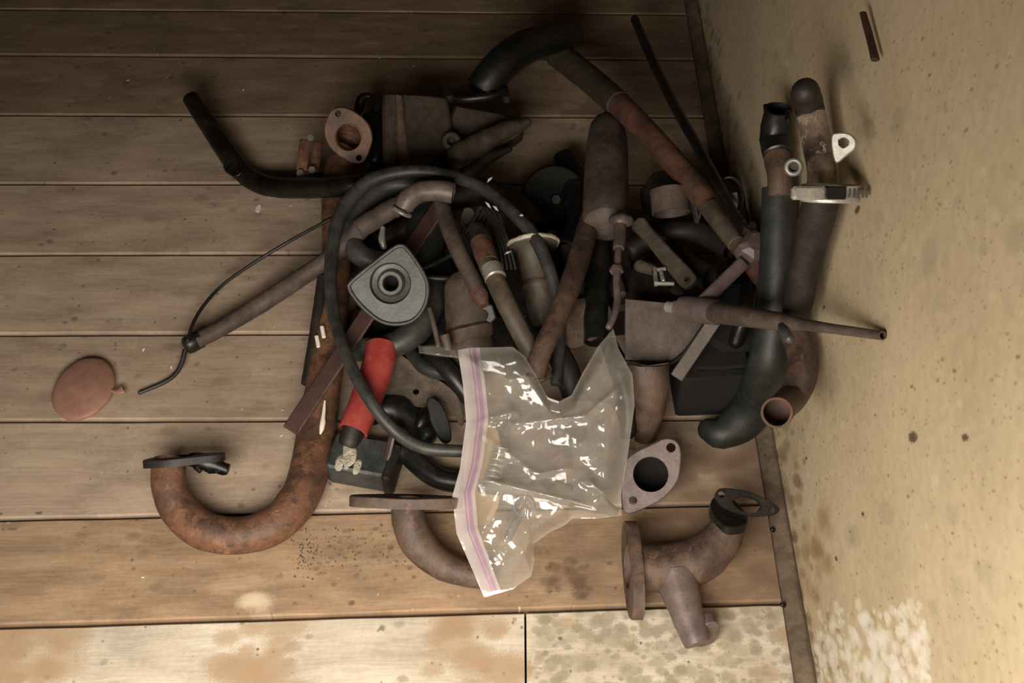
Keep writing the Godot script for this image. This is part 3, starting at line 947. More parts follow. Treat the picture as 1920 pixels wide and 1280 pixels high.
	tube(st, path([[716, 650, 7.2, 31], [708, 690, 6.8, 31], [692, 735, 6.2, 30], [674, 780, 5.4, 29], [662, 808, 5.0, 29]]), "flat", "open", 24, 0.02, 0.1)
	obj("tube", st, M.red_plastic, t)
	st = begin()
	tube(st, path([[664, 800, 4.6, 22], [656, 826, 3.9, 21], [652, 836, 3.6, 18]]), "flat", "flat", 18, 0.04)
	obj("plug", st, M.dark_rust, t)
	t = thing("battery_box", "small black box crusted with white corrosion below the red sleeve", "box", P(680, 880))
	st = begin()
	c = P(678, 850, 4.0)
	f = Transform3D(Basis(Vector3(0.98, 0, 0.2).normalized(), Vector3.UP, Vector3(-0.2, 0, 0.98).normalized()), Vector3(c.x, 0.02, c.z))
	box(st, f, Vector3(0.078, 0.039, 0.05), 0.003)
	obj("body", st, M.slate, t)
	st = begin()
	box(st, f * Transform3D(Basis.IDENTITY, Vector3(0.0375, 0.002, 0.004)), Vector3(0.012, 0.04, 0.052), 0.003)
	obj("end_wall", st, M.dark_rust, t)
	for e in [[-0.018, -0.012, 0.013], [-0.012, 0.008, 0.014], [-0.022, 0.016, 0.01], [0.0, 0.018, 0.009], [-0.016, -0.002, 0.012]]:
		st = begin()
		lathe(st, [[0.0, 0.0022], [e[2] * 0.45, 0.0019], [e[2] * 0.8, 0.0008], [e[2], -0.001]], f * Transform3D(Basis(Vector3.RIGHT, -PI / 2), Vector3(e[0], 0.0195, e[1])), 16, 0.25, 0.6, 1.2)
		obj("corrosion", st, M.white_corrosion, t)
	# shiny bracket edge right of it
	t = thing("edge_strip", "narrow bent strip with a shiny edge between the black box and the thin hose", "strip", P(735, 850))
	st = begin()
	a = P(738, 800, 4.6); b = P(722, 872, 3.2)
	box(st, between(a, b, back(a)), Vector3(a.distance_to(b), 0.007, 0.012), 0.0012)
	obj("web", st, M.bar_red, t)
	st = begin()
	box(st, between(a + Vector3(0.004, 0.003, 0), b + Vector3(0.003, 0.003, 0), back(a)), Vector3(a.distance_to(b) * 0.9, 0.003, 0.012), 0.001)
	obj("lip", st, M.zinc, t)
	# black hose at the bottom
	st = begin()
	OFF = P(800, 880)
	tube(st, path([[735, 838, 2.2, 22], [765, 850, 2.2, 22], [792, 876, 2.2, 21], [826, 898, 2.2, 20], [868, 904, 2.2, 20], [905, 898, 2.2, 19]]), "open", "flat", 20, 0.04)
	single("black_hose", st, M.black_rubber, "shiny black hose snaking along the floor under the left edge of the bag", "hose")
	# tan bracket plate with two holes
	t = thing("bracket_plate", "tan metal plate with a curved arm between the red sleeve and the bag", "bracket", P(790, 730))
	st = begin()
	c = P(785, 720, 4.4)
	f = frame_at(c, Vector3(0.02, 0.93, 0.3), Vector3.RIGHT)
	plate(st, outline([[730, 672], [744, 660], [770, 676], [806, 702], [840, 722], [862, 745], [872, 790], [862, 800], [848, 760], [826, 748], [812, 760], [790, 764], [756, 756], [708, 750], [716, 700]], f, 1), [disc(on_plane(780, 734, f), 0.004, 14)], f, 0.004)
	obj("plate", st, M.tan_metal, t)
	# black latch under it
	t = thing("black_lever", "black curved lever with a flat grey blade under the tan bracket plate", "lever", P(820, 800))
	st = begin()
	c = P(826, 790, 4.2)
	f = frame_at(c, Vector3(0.3, 0.85, 0.4), Vector3.RIGHT)
	plate(st, outline([[800, 742], [820, 746], [836, 768], [846, 800], [848, 828], [834, 832], [820, 812], [806, 782]], f, 2), [], f, 0.008, 0.002)
	obj("blade", st, M.green_rubber, t)
	st = begin()
	tube(st, path([[700, 770, 2.6, 26], [740, 765, 3.0, 26], [770, 785, 2.6, 24], [800, 815, 2.2, 20]]), "round", "round", 16, 0.15)
	obj("grip", st, M.black_rubber, t)
	st = begin()
	tube(st, path([[786, 800, 4.4, 10], [792, 786, 4.8, 12], [798, 770, 4.6, 9]]), "flat", "flat", 14, 0.05)
	obj("barrel", st, M.black_steel, t)

# ---------------------------------------------------------------- middle of the heap
func centre() -> void:
	var t := thing("gear_housing", "olive-brown cast housing with a bored boss and a dark arm, lying behind the hoses", "casting", P(830, 330))
	var st := begin()
	var c := P(830, 250, 8.5)
	var f := frame_at(c, Vector3(0.05, 0.9, 0.42), Vector3.RIGHT)
	plate(st, outline([[716, 176], [724, 172], [834, 178], [842, 190], [856, 320], [850, 334], [724, 334], [718, 326]], f, 1), [], f, 0.07, 0.004)
	obj("body", st, M.olive_casting, t)
	st = begin()
	plate(st, outline([[836, 186], [905, 196], [958, 206], [986, 224], [982, 240], [930, 268], [905, 300], [862, 318], [850, 320]], f, 1), [], f * Transform3D(Basis.IDENTITY, Vector3(0, 0, -0.012)), 0.04, 0.005)
	obj("nose", st, M.olive_casting, t)
	st = begin()
	plate(st, outline([[740, 178], [756, 180], [768, 326], [750, 328]], f, 0), [], f * Transform3D(Basis.IDENTITY, Vector3(0, 0, 0.005)), 0.008, 0.003)
	obj("rib", st, M.brown_rust, t)  # paler rust colour paints this raised ridge as lit
	st = begin()
	var fb := frame_at(P(846, 264, 9.6), back(c) + Vector3(0, 0.2, 0), Vector3.RIGHT)
	lathe(st, [[0.016, -0.02], [0.0125, 0.0], [0.0115, 0.001], [0.007, 0.001, 1], [0.0055, -0.001], [0.005, -0.015], [0.0, -0.015]], fb, 22, 0.05)
	obj("boss", st, M.olive_casting, t)
	st = begin()
	tube(st, path([[862, 292, 8.4, 26], [905, 266, 9.0, 22], [948, 244, 9.6, 16], [988, 230, 9.8, 9]]), "round", "round", 14, 0.2)
	obj("arm", st, M.olive_casting, t)
	st = begin()
	tube(st, path([[876, 330, 7.0, 16], [910, 300, 7.4, 12], [956, 280, 7.4, 5]]), "round", "round", 12, 0.2)
	obj("web", st, M.dark_rust, t)
	# black elbow with its flange on the housing
	t = thing("black_elbow", "thick black pipe elbow with a round flange, at the top of the heap", "pipe", P(900, 190))
	st = begin()
	tube(st, path([[1075, 66, 8.8, 26], [1030, 74, 10.6, 29], [978, 92, 11.6, 32], [934, 128, 11.4, 33], [905, 168, 9.2, 35]]), "open", "flat", 22, 0.04)
	obj("pipe", st, M.black_rubber, t)
	st = begin()
	f = frame_at(P(894, 174, 9.6), Vector3(-0.1, 0.9, -0.3), Vector3.RIGHT)
	lathe(st, [[0.0, 0.006], [0.034, 0.006], [0.038, 0.003], [0.038, -0.004], [0.034, -0.006], [0.0, -0.006]], f, 30, 0.05, 1.25, 0.75)
	obj("flange", st, M.black_steel, t)
	for e in [[842, 176], [950, 178]]:
		st = begin()
		hexnut(st, frame_at(P(e[0], e[1], 10.6), Vector3(0, 1, -0.1), Vector3.RIGHT), 0.007, 0.01)
		obj("bolt_head", st, M.dark_rust, t)
	# black clip
	t = thing("black_clip", "small black spring clip between the rusty two-bolt flange and the olive housing", "clip", P(692, 205))
	st = begin()
	tube(st, path([[672, 206, 6.0, 9], [678, 186, 7.0, 9], [694, 180, 7.2, 6], [706, 196, 6.6, 9], [700, 214, 6.0, 8], [684, 222, 5.4, 8]]), "round", "round", 12, 0.2)
	obj("loop", st, M.black_rubber, t)
	st = begin()
	tube(st, path([[696, 230, 6.0, 20], [706, 262, 5.0, 22], [704, 300, 4.0, 22]]), "round", "round", 14, 0.15)
	obj("shank", st, M.black_rubber, t)
	# black pulley deep in the heap
	t = thing("black_pulley", "black grooved pulley half hidden in the dark middle of the heap left of the canister", "pulley", P(1040, 390))
	st = begin()
	c = P(1040, 372, 4.5)
	f = frame_at(c, back(c) + Vector3(0.2, 0, 0.2), Vector3.RIGHT)
	lathe(st, [[0.0, 0.004], [0.012, 0.004], [0.013, -0.002], [0.03, -0.004], [0.042, 0.002, 1], [0.046, 0.001], [0.046, -0.004, 1], [0.038, -0.01], [0.046, -0.016], [0.046, -0.022], [0.03, -0.03], [0.0, -0.03]], f, 36)
	obj("wheel", st, M.black_matte, t)
	st = begin()
	hexnut(st, f * Transform3D(Basis.IDENTITY, Vector3(0, 0, 0.012)), 0.008, 0.01)
	obj("hub_nut", st, M.black_steel, t)
	# dark engine block that carries the middle of the heap
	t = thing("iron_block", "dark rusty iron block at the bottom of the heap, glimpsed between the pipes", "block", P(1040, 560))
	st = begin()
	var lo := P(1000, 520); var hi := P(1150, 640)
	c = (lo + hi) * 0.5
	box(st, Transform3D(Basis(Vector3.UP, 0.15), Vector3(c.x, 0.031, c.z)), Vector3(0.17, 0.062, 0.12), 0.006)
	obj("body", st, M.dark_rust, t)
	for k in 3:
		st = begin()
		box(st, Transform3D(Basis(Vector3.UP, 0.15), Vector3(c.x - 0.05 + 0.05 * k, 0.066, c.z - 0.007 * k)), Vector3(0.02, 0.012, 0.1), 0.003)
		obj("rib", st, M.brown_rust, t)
	# rusty curved plate right of the right V pipe
	st = begin()
	OFF = P(1100, 600, 7)
	c = P(1098, 600, 8.4)
	f = frame_at(c, Vector3(0.1, 0.85, 0.45), Vector3.RIGHT)
	plate(st, outline([[1060, 570], [1090, 556], [1132, 560], [1150, 590], [1146, 620], [1110, 640], [1062, 660], [1048, 630]], f, 2), [], f, 0.006, 0.001, 6.0)
	single("rusty_plate", st, M.brown_rust, "bent rusty brown plate between the right V pipe and the thin hanging rod", "plate")
	# brown cylinder left of the V
	t = thing("brown_cylinder", "dull brown metal cylinder with a rusty foot, upright behind the top edge of the bag", "cylinder", P(880, 620))
	st = begin()
	tube(st, path([[872, 545, 9.6, 40], [878, 590, 8.2, 44], [884, 650, 6.0, 47], [888, 690, 4.4, 46]]), "round", "flat", 26, 0.04)
	obj("body", st, M.tan_metal, t)
	st = begin()
	tube(st, path([[880, 616, 7.6, 49], [884, 634, 6.9, 50]]), "flat", "flat", 26, 0.05)
	obj("band", st, M.brown_rust, t)
	# grey cylinder behind the brown hose
	st = begin()
	OFF = P(800, 450, 6)
	tube(st, path([[812, 388, 8.0, 34], [800, 430, 8.0, 38], [792, 474, 7.4, 38], [790, 505, 6.6, 36]]), "round", "flat", 24, 0.02)
	single("grey_canister", st, M.green_rubber, "smooth dark grey canister between the teardrop mount and the flattened brown hose", "canister")
	# thin black rods crossing behind
	for e in [[[[786, 506, 10.0, 4], [812, 496, 10.0, 4], [846, 478, 9.6, 4]], "thin black rod slanting between the teardrop mount and the brown hose, upper of two"], [[[800, 520, 9.6, 5], [826, 522, 9.4, 6], [864, 522, 9.0, 5]], "thin black rod lying level between the teardrop mount and the brown hose, lower of two"], [[[806, 580, 10.4, 5], [814, 610, 9.8, 5], [822, 646, 9.0, 5]], "thin tan rod dropping from the teardrop mount towards the bag corner"]]:
		st = begin()
		var pp := path(e[0])
		OFF = pp[1][0]
		tube(st, pp, "round", "round", 10, 0.05)
		single("thin_rod", st, M.tan_metal if "tan" in e[1] else M.wire_black, e[1], "rod")
	# brown hose with a crimped end
	t = thing("brown_hose", "flattened brown hose with a crimped orange end hanging left of the orange-topped pipe", "hose", P(870, 500, 9))
	st = begin()
	tube(st, path([[824, 366, 12.0, 14], [832, 398, 13.0, 15], [846, 438, 13.6, 16], [864, 480, 13.6, 16], [884, 520, 13.0, 16], [896, 546, 12.4, 15]]), "flat", "flat", 18, 0.05)
	obj("hose", st, M.brown_rubber, t)
	st = begin()
	tube(st, path([[893, 542, 12.5, 16], [899, 553, 12.2, 17], [903, 562, 12.0, 15], [908, 572, 11.8, 10]]), "flat", "flat", 12, 0.15)
	obj("crimp", st, M.red_rust, t)
	# grey hex piece
	st = begin()
	OFF = P(905, 590, 8)
	hexnut(st, frame_at(P(906, 590, 9.8), back(P(906, 590, 9.8)), Vector3(1, 0, 0.3)), 0.017, 0.02, 0.007)
	single("grey_nut", st, M.grey_cast, "large grey six-sided nut under the crimped end of the brown hose", "nut")
	# left pipe of the V
	t = thing("orange_pipe", "left pipe of the V above the bag, with an orange top and a pale collar", "pipe", P(950, 600, 8))
	st = begin()
	tube(st, path([[904, 462, 14.6, 19], [914, 492, 14.8, 19], [930, 528, 14.8, 19], [952, 575, 14.2, 19], [978, 626, 12.4, 19], [1004, 676, 10.5, 19], [1022, 712, 9.2, 18]]), "flat", "flat", 20, 0.04)
	obj("pipe", st, M.tan_metal, t)
	st = begin()
	tube(st, path([[901, 454, 14.5, 20], [908, 472, 14.7, 21], [916, 494, 14.8, 20]]), "flat", "flat", 20, 0.05)
	obj("orange_top", st, M.red_rust, t)
	st = begin()
	tube(st, path([[896, 432, 13.8, 16], [900, 444, 14.2, 19], [904, 456, 14.5, 20]]), "round", "flat", 20, 0.03)
	obj("cap", st, M.dusty_rubber, t)
	st = begin()
	tube(st, path([[921, 502, 15.0, 20], [929, 522, 15.0, 21]]), "flat", "flat", 20, 0.03)
	obj("collar", st, M.zinc, t, "pale metal collar")
	# right pipe of the V
	st = begin()
	OFF = P(1060, 580, 8)
	tube(st, path([[1108, 408, 9.6, 20], [1096, 450, 11.0, 21], [1080, 505, 12.6, 21], [1060, 560, 13.8, 21], [1036, 616, 14.0, 20], [1012, 668, 13.2, 20], [1004, 706, 12.0, 21]]), "flat", "flat", 20, 0.035)
	single("brown_pipe", st, M.brown_rust, "right pipe of the V above the bag, plain brown from top to bottom", "pipe")
	# plastic fitting with a toothed washer
	t = thing("pipe_fitting", "grey-tan stepped fitting with a wide pale washer, standing between the two pipes of the V", "fitting", P(1000, 560, 6))
	st = begin()
	c = P(998, 462, 11.2)
	f = frame_at(c, c - P(1012, 560, 8.6), Vector3.RIGHT)
	var k := mpp(c)
	lathe(st, [[0.0, 0.016], [24 * k, 0.014], [28 * k, 0.004], [47 * k, 0.003], [49 * k, 0.0], [47 * k, -0.003], [30 * k, -0.004], [28 * k, -0.05, 1], [31 * k, -0.052], [31 * k, -0.057, 1], [26 * k, -0.06], [25 * k, -0.095], [18 * k, -0.11], [0.0, -0.112]], f, 30, 0.04)
	obj("body", st, M.tan_metal, t)
	st = begin()
	lathe(st, [[33 * k, 0.006], [50 * k, 0.005], [52 * k, 0.002], [50 * k, -0.001], [33 * k, 0.0]], f, 30, 0.08)
	obj("washer", st, M.white_corrosion, t, "pale crusted washer")
	# bundle of thin cables
	var group := "thin black cables beside the orange-topped pipe"
	for e in 4:
		st = begin()
		var o: float = e * 11.0
		var cc := path([[872 + o * 0.4, 440 + o * 0.5, 12.0, 4], [890 + o * 0.9, 410 - o * 0.2, 13.0, 4], [902 + o, 388 + o * 0.3, 13.4, 4.5], [922 + o * 0.7, 420 + o * 0.4, 13.0, 4.5], [936 + o * 0.6, 462, 12.0, 4], [944 + o * 0.7, 505, 10.0, 4]])
		OFF = cc[2][0]
		tube(st, cc, "flat", "flat", 8, 0.05)
		single("thin_cable", st, M.wire_black, ["thin black cable nearest the orange-topped pipe, innermost of the bundle of four", "thin black cable of the bundle of four, second from the orange-topped pipe", "thin black cable of the bundle of four, third from the orange-topped pipe", "thin black cable nearest the big hose loop, outermost of the bundle of four"][e], "cable", group)
	st = begin()
	OFF = P(874, 400, 9)
	f = frame_at(P(874, 404, 11.2), back(P(874, 404, 11)), Vector3.RIGHT)
	plate(st, outline([[872, 386], [892, 394], [884, 422], [862, 428], [864, 404]], f, 1), [], f, 0.006)
	single("metal_tab", st, M.olive_casting, "small olive wedge-shaped metal tab between the brown hose and the thin black cables", "tab")
	# bright scraps
	for e in [[918, 336, 8, -50.0, 14.6, "bright sliver of foil sticking up behind the big hose loop"], [916, 384, 9, 60.0, 14.8, "bright sliver of foil below the big hose loop, left of a pair"], [930, 390, 8, 55.0, 14.8, "bright sliver of foil below the big hose loop, right of a pair"], [978, 403, 4, 20.0, 15.4, "tiny bright crumb of foil stuck on the big hose loop"], [952, 473, 8, -25.0, 12.6, "bright bent foil scrap at the left end of the pale washer"]]:
		st = begin()
		c = P(e[0], e[1], e[4])
		OFF = c
		f = frame_at(c, Vector3(0.1, 0.75, 0.7), Vector3(cos(deg_to_rad(e[3])), 0, sin(deg_to_rad(e[3]))))
		k = mpp(c)
		plate(st, PackedVector2Array([Vector2(-e[2], -2.2) * k, Vector2(e[2] * 0.3, -2.6) * k, Vector2(e[2], 0.3) * k, Vector2(-e[2] * 0.2, 2.4) * k]), [], f, 0.001, 0.0003)
		single("foil_scrap", st, M.zinc, e[5], "foil")

# ---------------------------------------------------------------- right of the heap
func right_side() -> void:
	# the canister and its hanging rod
	var t := thing("canister", "brown bullet-shaped metal canister with a rounded top, in the upper middle of the heap", "canister", P(1136, 400))
	var st := begin()
	var a := P(1135, 422, 11.6); var b := P(1139, 224, 9.2)
	var f := frame_at(a, b - a, Vector3.RIGHT)
	var L := a.distance_to(b)
	var k := mpp(a)
	lathe(st, [[0.0, -0.006], [30 * k, -0.005], [40 * k, 0.001, 1], [43 * k, 0.006], [44 * k, 0.03], [43 * k, L * 0.6], [41 * k, L * 0.78], [36 * k, L * 0.9], [26 * k, L * 0.97], [12 * k, L * 1.0], [0.0, L * 1.005]], f, 36, 0.02)
	obj("body", st, M.brown_rubber, t)
	t = thing("hanging_rod", "thin pinkish rod with a ball joint, running from the canister's foot down to the bag", "rod", P(1155, 520, 10))
	st = begin()
	tube(st, path([[1152, 412, 15.0, 11], [1163, 414, 15.2, 16], [1176, 414, 15.0, 12]]), "round", "round", 16, 0.06)
	obj("ball_joint", st, M.purple_steel, t)
	st = begin()
	tube(st, path([[1163, 424, 15.0, 12], [1162, 445, 14.8, 12], [1160, 466, 14.6, 11]]), "flat", "flat", 16, 0.04)
	obj("sleeve", st, M.brown_rubber, t)
	st = begin()
	tube(st, path([[1160, 462, 14.6, 7], [1158, 498, 14.4, 7], [1156, 530, 14.2, 7], [1158, 560, 14.0, 7], [1152, 590, 13.8, 6.5], [1142, 612, 13.5, 7]]), "flat", "round", 12, 0.04)
	obj("shaft", st, M.purple_steel, t)
	st = begin()
	f = frame_at(P(1156, 502, 14.4), P(1158, 480, 14.5) - P(1156, 530, 14.2), Vector3.RIGHT)
	hexnut(st, f, 0.009, 0.006)
	obj("lock_nut", st, M.purple_steel, t)
	# link arm
	st = begin()
	OFF = P(1240, 470, 9)
	a = P(1190, 412, 13.4); b = P(1296, 532, 13.6)
	f = between(a, b, back(a))
	var h := a.distance_to(b) * 0.5
	plate(st, chaikin(PackedVector2Array([Vector2(-h, -0.012), Vector2(-h * 0.6, -0.008), Vector2(h * 0.4, -0.011), Vector2(h * 0.9, -0.012), Vector2(h, -0.006), Vector2(h, 0.007), Vector2(h * 0.9, 0.012), Vector2(h * 0.4, 0.011), Vector2(-h * 0.6, 0.009), Vector2(-h, 0.012)]), 1), [disc(Vector2(h * 0.86, 0), 0.004, 14)], f, 0.009, 0.002)
	single("link_arm", st, M.tan_metal, "flat tan link arm slanting down to the right from the canister's foot", "arm")
	# zinc clip under the arm
	t = thing("zinc_clip", "small bright zinc clip and its stub pin under the middle of the link arm", "clip", P(1243, 525, 9))
	st = begin()
	for e in [[[1228, 504], [1230, 532]], [[1230, 531], [1262, 532]], [[1231, 506], [1246, 504]], [[1240, 512], [1244, 528]]]:
		a = P(e[0][0], e[0][1], 13.0); b = P(e[1][0], e[1][1], 13.0)
		box(st, between(a, b, back(a)), Vector3(a.distance_to(b) + 0.003, 0.005, 0.008), 0.001)
	obj("clip", st, M.zinc, t)
	st = begin()
	tube(st, path([[1200, 498, 11.6, 12], [1226, 506, 12.2, 11]]), "round", "flat", 14, 0.06)
	obj("pin", st, M.tan_metal, t)
	# clamp ring
	t = thing("clamp_ring", "short dull steel clamp ring with bent ears, right of the canister", "ring", P(1258, 400, 9))
	st = begin()
	a = P(1258, 400, 13.0); b = P(1254, 356, 14.6)
	f = frame_at(a, b - a, Vector3.RIGHT)
	var r := 36 * mpp(a)
	lathe(st, [[r, 0.0], [r, a.distance_to(b), 1], [r * 0.9, a.distance_to(b), 1], [r * 0.9, 0.0, 1], [r, 0.0]], f, 32, 0.02)
	obj("band", st, M.brown_rubber, t)
	st = begin()
	for e in [[[1296, 366], [1306, 412]], [[1320, 366], [1309, 414]]]:
		a = P(e[0][0], e[0][1], 15.2); b = P(e[1][0], e[1][1], 14.0)
		box(st, between(a, b, Vector3.RIGHT), Vector3(a.distance_to(b), 0.02, 0.003), 0.001)
	obj("ear", st, M.grey_cast, t)
	# wire loop near the crossing
	t = thing("wire_loop", "thin black wire loop with a pale tag beside the black rod's lower end", "wire", P(1378, 370, 16))
	st = begin()
	tube(st, path([[1350, 338, 19.0, 2.5], [1370, 332, 19.4, 2.5], [1388, 346, 19.4, 2.5], [1393, 374, 19.0, 2.5], [1386, 400, 18.4, 2.5], [1380, 420, 18.0, 2.5]]), "round", "round", 8)
	obj("loop", st, M.wire_black, t)
	st = begin()
	f = frame_at(P(1377, 376, 18.4), back(P(1377, 376, 18.4)), Vector3.RIGHT)
	plate(st, outline([[1366, 362], [1382, 360], [1385, 378], [1380, 396]], f, 0), [], f, 0.002, 0.0005)
	obj("tag", st, M.purple_steel, t)
	# long red pipe
	t = thing("red_pipe", "long flaking red-rust pipe slanting from the top of the heap down to the wall", "pipe", P(1250, 290))
	st = begin()
	tube(st, path([[1020, 78, 5.0, 22], [1060, 112, 6.4, 22], [1120, 160, 9.8, 22], [1180, 214, 13.2, 23], [1240, 278, 15.0, 23], [1300, 346, 16.0, 23], [1350, 412, 16.6, 21], [1400, 478, 17.4, 20], [1450, 548, 18.0, 20], [1492, 604, 18.4, 18]]), "open", "flat", 22, 0.045)
	obj("pipe", st, M.red_rust, t)
	st = begin()
	tube(st, path([[1015, 72, 5.4, 24], [1050, 104, 6.5, 25], [1110, 152, 9.4, 25], [1160, 196, 12.2, 25]]), "open", "flat", 20, 0.06)
	obj("outer_sleeve", st, M.olive_casting, t, "dull olive sleeve round the pipe's far end")
	st = begin()
	tube(st, path([[1332, 388, 17.6, 17], [1352, 418, 18.0, 18], [1380, 456, 18.2, 17]]), "flat", "flat", 18, 0.06)
	obj("lower_sleeve", st, M.tan_metal, t)
	# T-shaped lug clamped on it
	t = thing("tee_lug", "pinkish clamp lug on the red pipe with a strap to the tie rod", "clamp", P(1408, 466, 16))
	st = begin()
	a = P(1396, 486, 19.6); b = P(1424, 444, 19.6)
	box(st, between(a, b, back(a)), Vector3(0.04, 0.03, 0.028), 0.006)
	obj("block", st, M.purple_steel, t)
	st = begin()
	hexnut(st, frame_at(P(1432, 464, 20.2), Vector3(1, 0.4, 0.3), Vector3.UP), 0.008, 0.01)
	obj("bolt_head", st, M.purple_steel, t)
	st = begin()
	tube(st, path([[1402, 438, 19.8, 11], [1410, 424, 19.8, 9]]), "flat", "round", 14, 0.08)
	obj("stud", st, M.dark_rust, t)
	st = begin()
	a = P(1396, 490, 19.8); b = P(1318, 566, 19.0)
	box(st, between(a, b, back(a)), Vector3(a.distance_to(b), 0.016, 0.005), 0.002)
	obj("strap", st, M.purple_steel, t)
	# black rod
	st = begin()
	OFF = P(1290, 220, 6)
	tube(st, path([[1190, 36, 6.0, 8], [1228, 124, 10.0, 9], [1270, 208, 14.0, 10], [1310, 278, 17.0, 10], [1345, 342, 19.4, 10], [1376, 396, 20.0, 8], [1398, 428, 20.0, 7]]), "flat", "round", 14, 0.06)
	single("black_rod", st, M.black_steel, "long thin black rod coming down from the top edge to the red pipe's clamp lug", "rod")
	# tie rod
	t = thing("tie_rod", "brown tapering tie rod with a nut, its thin end leaning on the wall", "rod", P(1450, 600, 18))
	st = begin()
	tube(st, path([[1280, 578, 17.0, 24], [1310, 581, 18.2, 25], [1346, 586, 19.6, 24]]), "flat", "flat", 22, 0.05)
	obj("socket", st, M.purple_steel, t)
	st = begin()
	var ends := path([[1336, 585, 19.2, 21], [1655, 629, 42.2, 9]])
	var rod := []
	for e in [[0.0, 21.0], [0.2, 19.5], [0.42, 18.0], [0.52, 15.0], [0.62, 11.0], [0.8, 9.5], [1.0, 9.0]]:
		var q: Vector3 = ends[0][0].lerp(ends[1][0], e[0])
		rod.append([q, e[1] * mpp(q)])
	tube(st, rod, "flat", "open", 18, 0.04, 0.3)
	obj("shaft", st, M.brown_rubber, t)
	st = begin()
	a = P(1256, 576, 16.2); b = P(1282, 579, 17.0)
	f = frame_at(b, b - a, Vector3.UP)
	hexnut(st, f, 17 * mpp(a), a.distance_to(b) * 0.55)
	obj("nut", st, M.purple_steel, t)
	st = begin()
	tube(st, path([[1252, 575, 16.0, 11], [1268, 577, 16.6, 12]]), "flat", "flat", 16, 0.03, 0.16, 1.0, 0.08)
	obj("thread", st, M.zinc, t)
	# brown shield with its leg
	t = thing("heat_shield", "brown sheet-metal shield with cut-off corners on a bent leg, right of the bag", "shield", P(1215, 800))
	st = begin()
	var c := P(1240, 600, 12.0)
	f = frame_at(c, Vector3(0.0, 0.8, 0.6), Vector3.RIGHT)
	plate(st, outline([[1172, 560], [1300, 572], [1326, 596], [1318, 612], [1284, 656], [1262, 676], [1244, 680], [1172, 678]], f, 0), [], f, 0.004, 0.001)
	obj("panel", st, M.brown_rubber, t)
	st = begin()
	tube(st, [[f * Vector3(on_plane(1170, 679, f).x, on_plane(1170, 679, f).y, 0), 0.003], [f * Vector3(on_plane(1246, 681, f).x, on_plane(1246, 681, f).y, 0), 0.003], [f * Vector3(on_plane(1264, 677, f).x, on_plane(1264, 677, f).y, 0), 0.003], [f * Vector3(on_plane(1287, 657, f).x, on_plane(1287, 657, f).y, 0), 0.003], [f * Vector3(on_plane(1322, 608, f).x, on_plane(1322, 608, f).y, 0), 0.003]], "round", "round", 10)
	obj("rolled_edge", st, M.dark_rust, t)
	st = begin()
	var left := [[1178, 682, 11.6], [1186, 726, 9.8], [1192, 770, 6.6], [1190, 826, 1.2]]
	var right := [[1254, 682, 11.6], [1256, 722, 9.8], [1248, 770, 6.6], [1228, 826, 1.2]]
	var rows := []
	for i in 4:
		var p := P(left[i][0], left[i][1], left[i][2]); var q := P(right[i][0], right[i][1], right[i][2])
		var nrm := Vector3(0, 0.5, 0.85)
		var m := (p + q) * 0.5 + nrm * 0.009
		rows.append(PackedVector3Array([p, p.lerp(m, 0.5) + nrm * 0.004, m, q.lerp(m, 0.5) + nrm * 0.004, q, q - nrm * 0.004, m - nrm * 0.004, p - nrm * 0.004]))
	sg = 0
	loft(st, rows)
	obj("leg", st, M.brown_rust, t)
	# tan flat bar crossing it
	st = begin()
	OFF = P(1300, 660, 8)
	a = P(1346, 592, 15.6); b = P(1268, 708, 10.0)
	box(st, between(a, b, back(a)), Vector3(a.distance_to(b), 0.016, 0.005), 0.001)
	single("tan_bar", st, M.tan_metal, "short tan flat bar slanting down from the tie rod past the shield's corner", "bar")
	# black box added to stand in for the shaded void in the gap
	t = thing("shade_filler_box", "added black box for the shade in the gap between the shield and the green hose", "box", P(1350, 700))
	st = begin()
	c = P(1346, 668, 8.0)
	box(st, Transform3D(Basis(Vector3.UP, 0.05), Vector3(c.x, 0.042, c.z)), Vector3(0.098, 0.08, 0.07), 0.003)
	obj("body", st, M.black_matte, t)
	st = begin()
	box(st, Transform3D(Basis(Vector3.UP, 0.05), Vector3(c.x, 0.086, c.z)), Vector3(0.07, 0.008, 0.05), 0.003)
	obj("lid", st, M.black_matte, t)

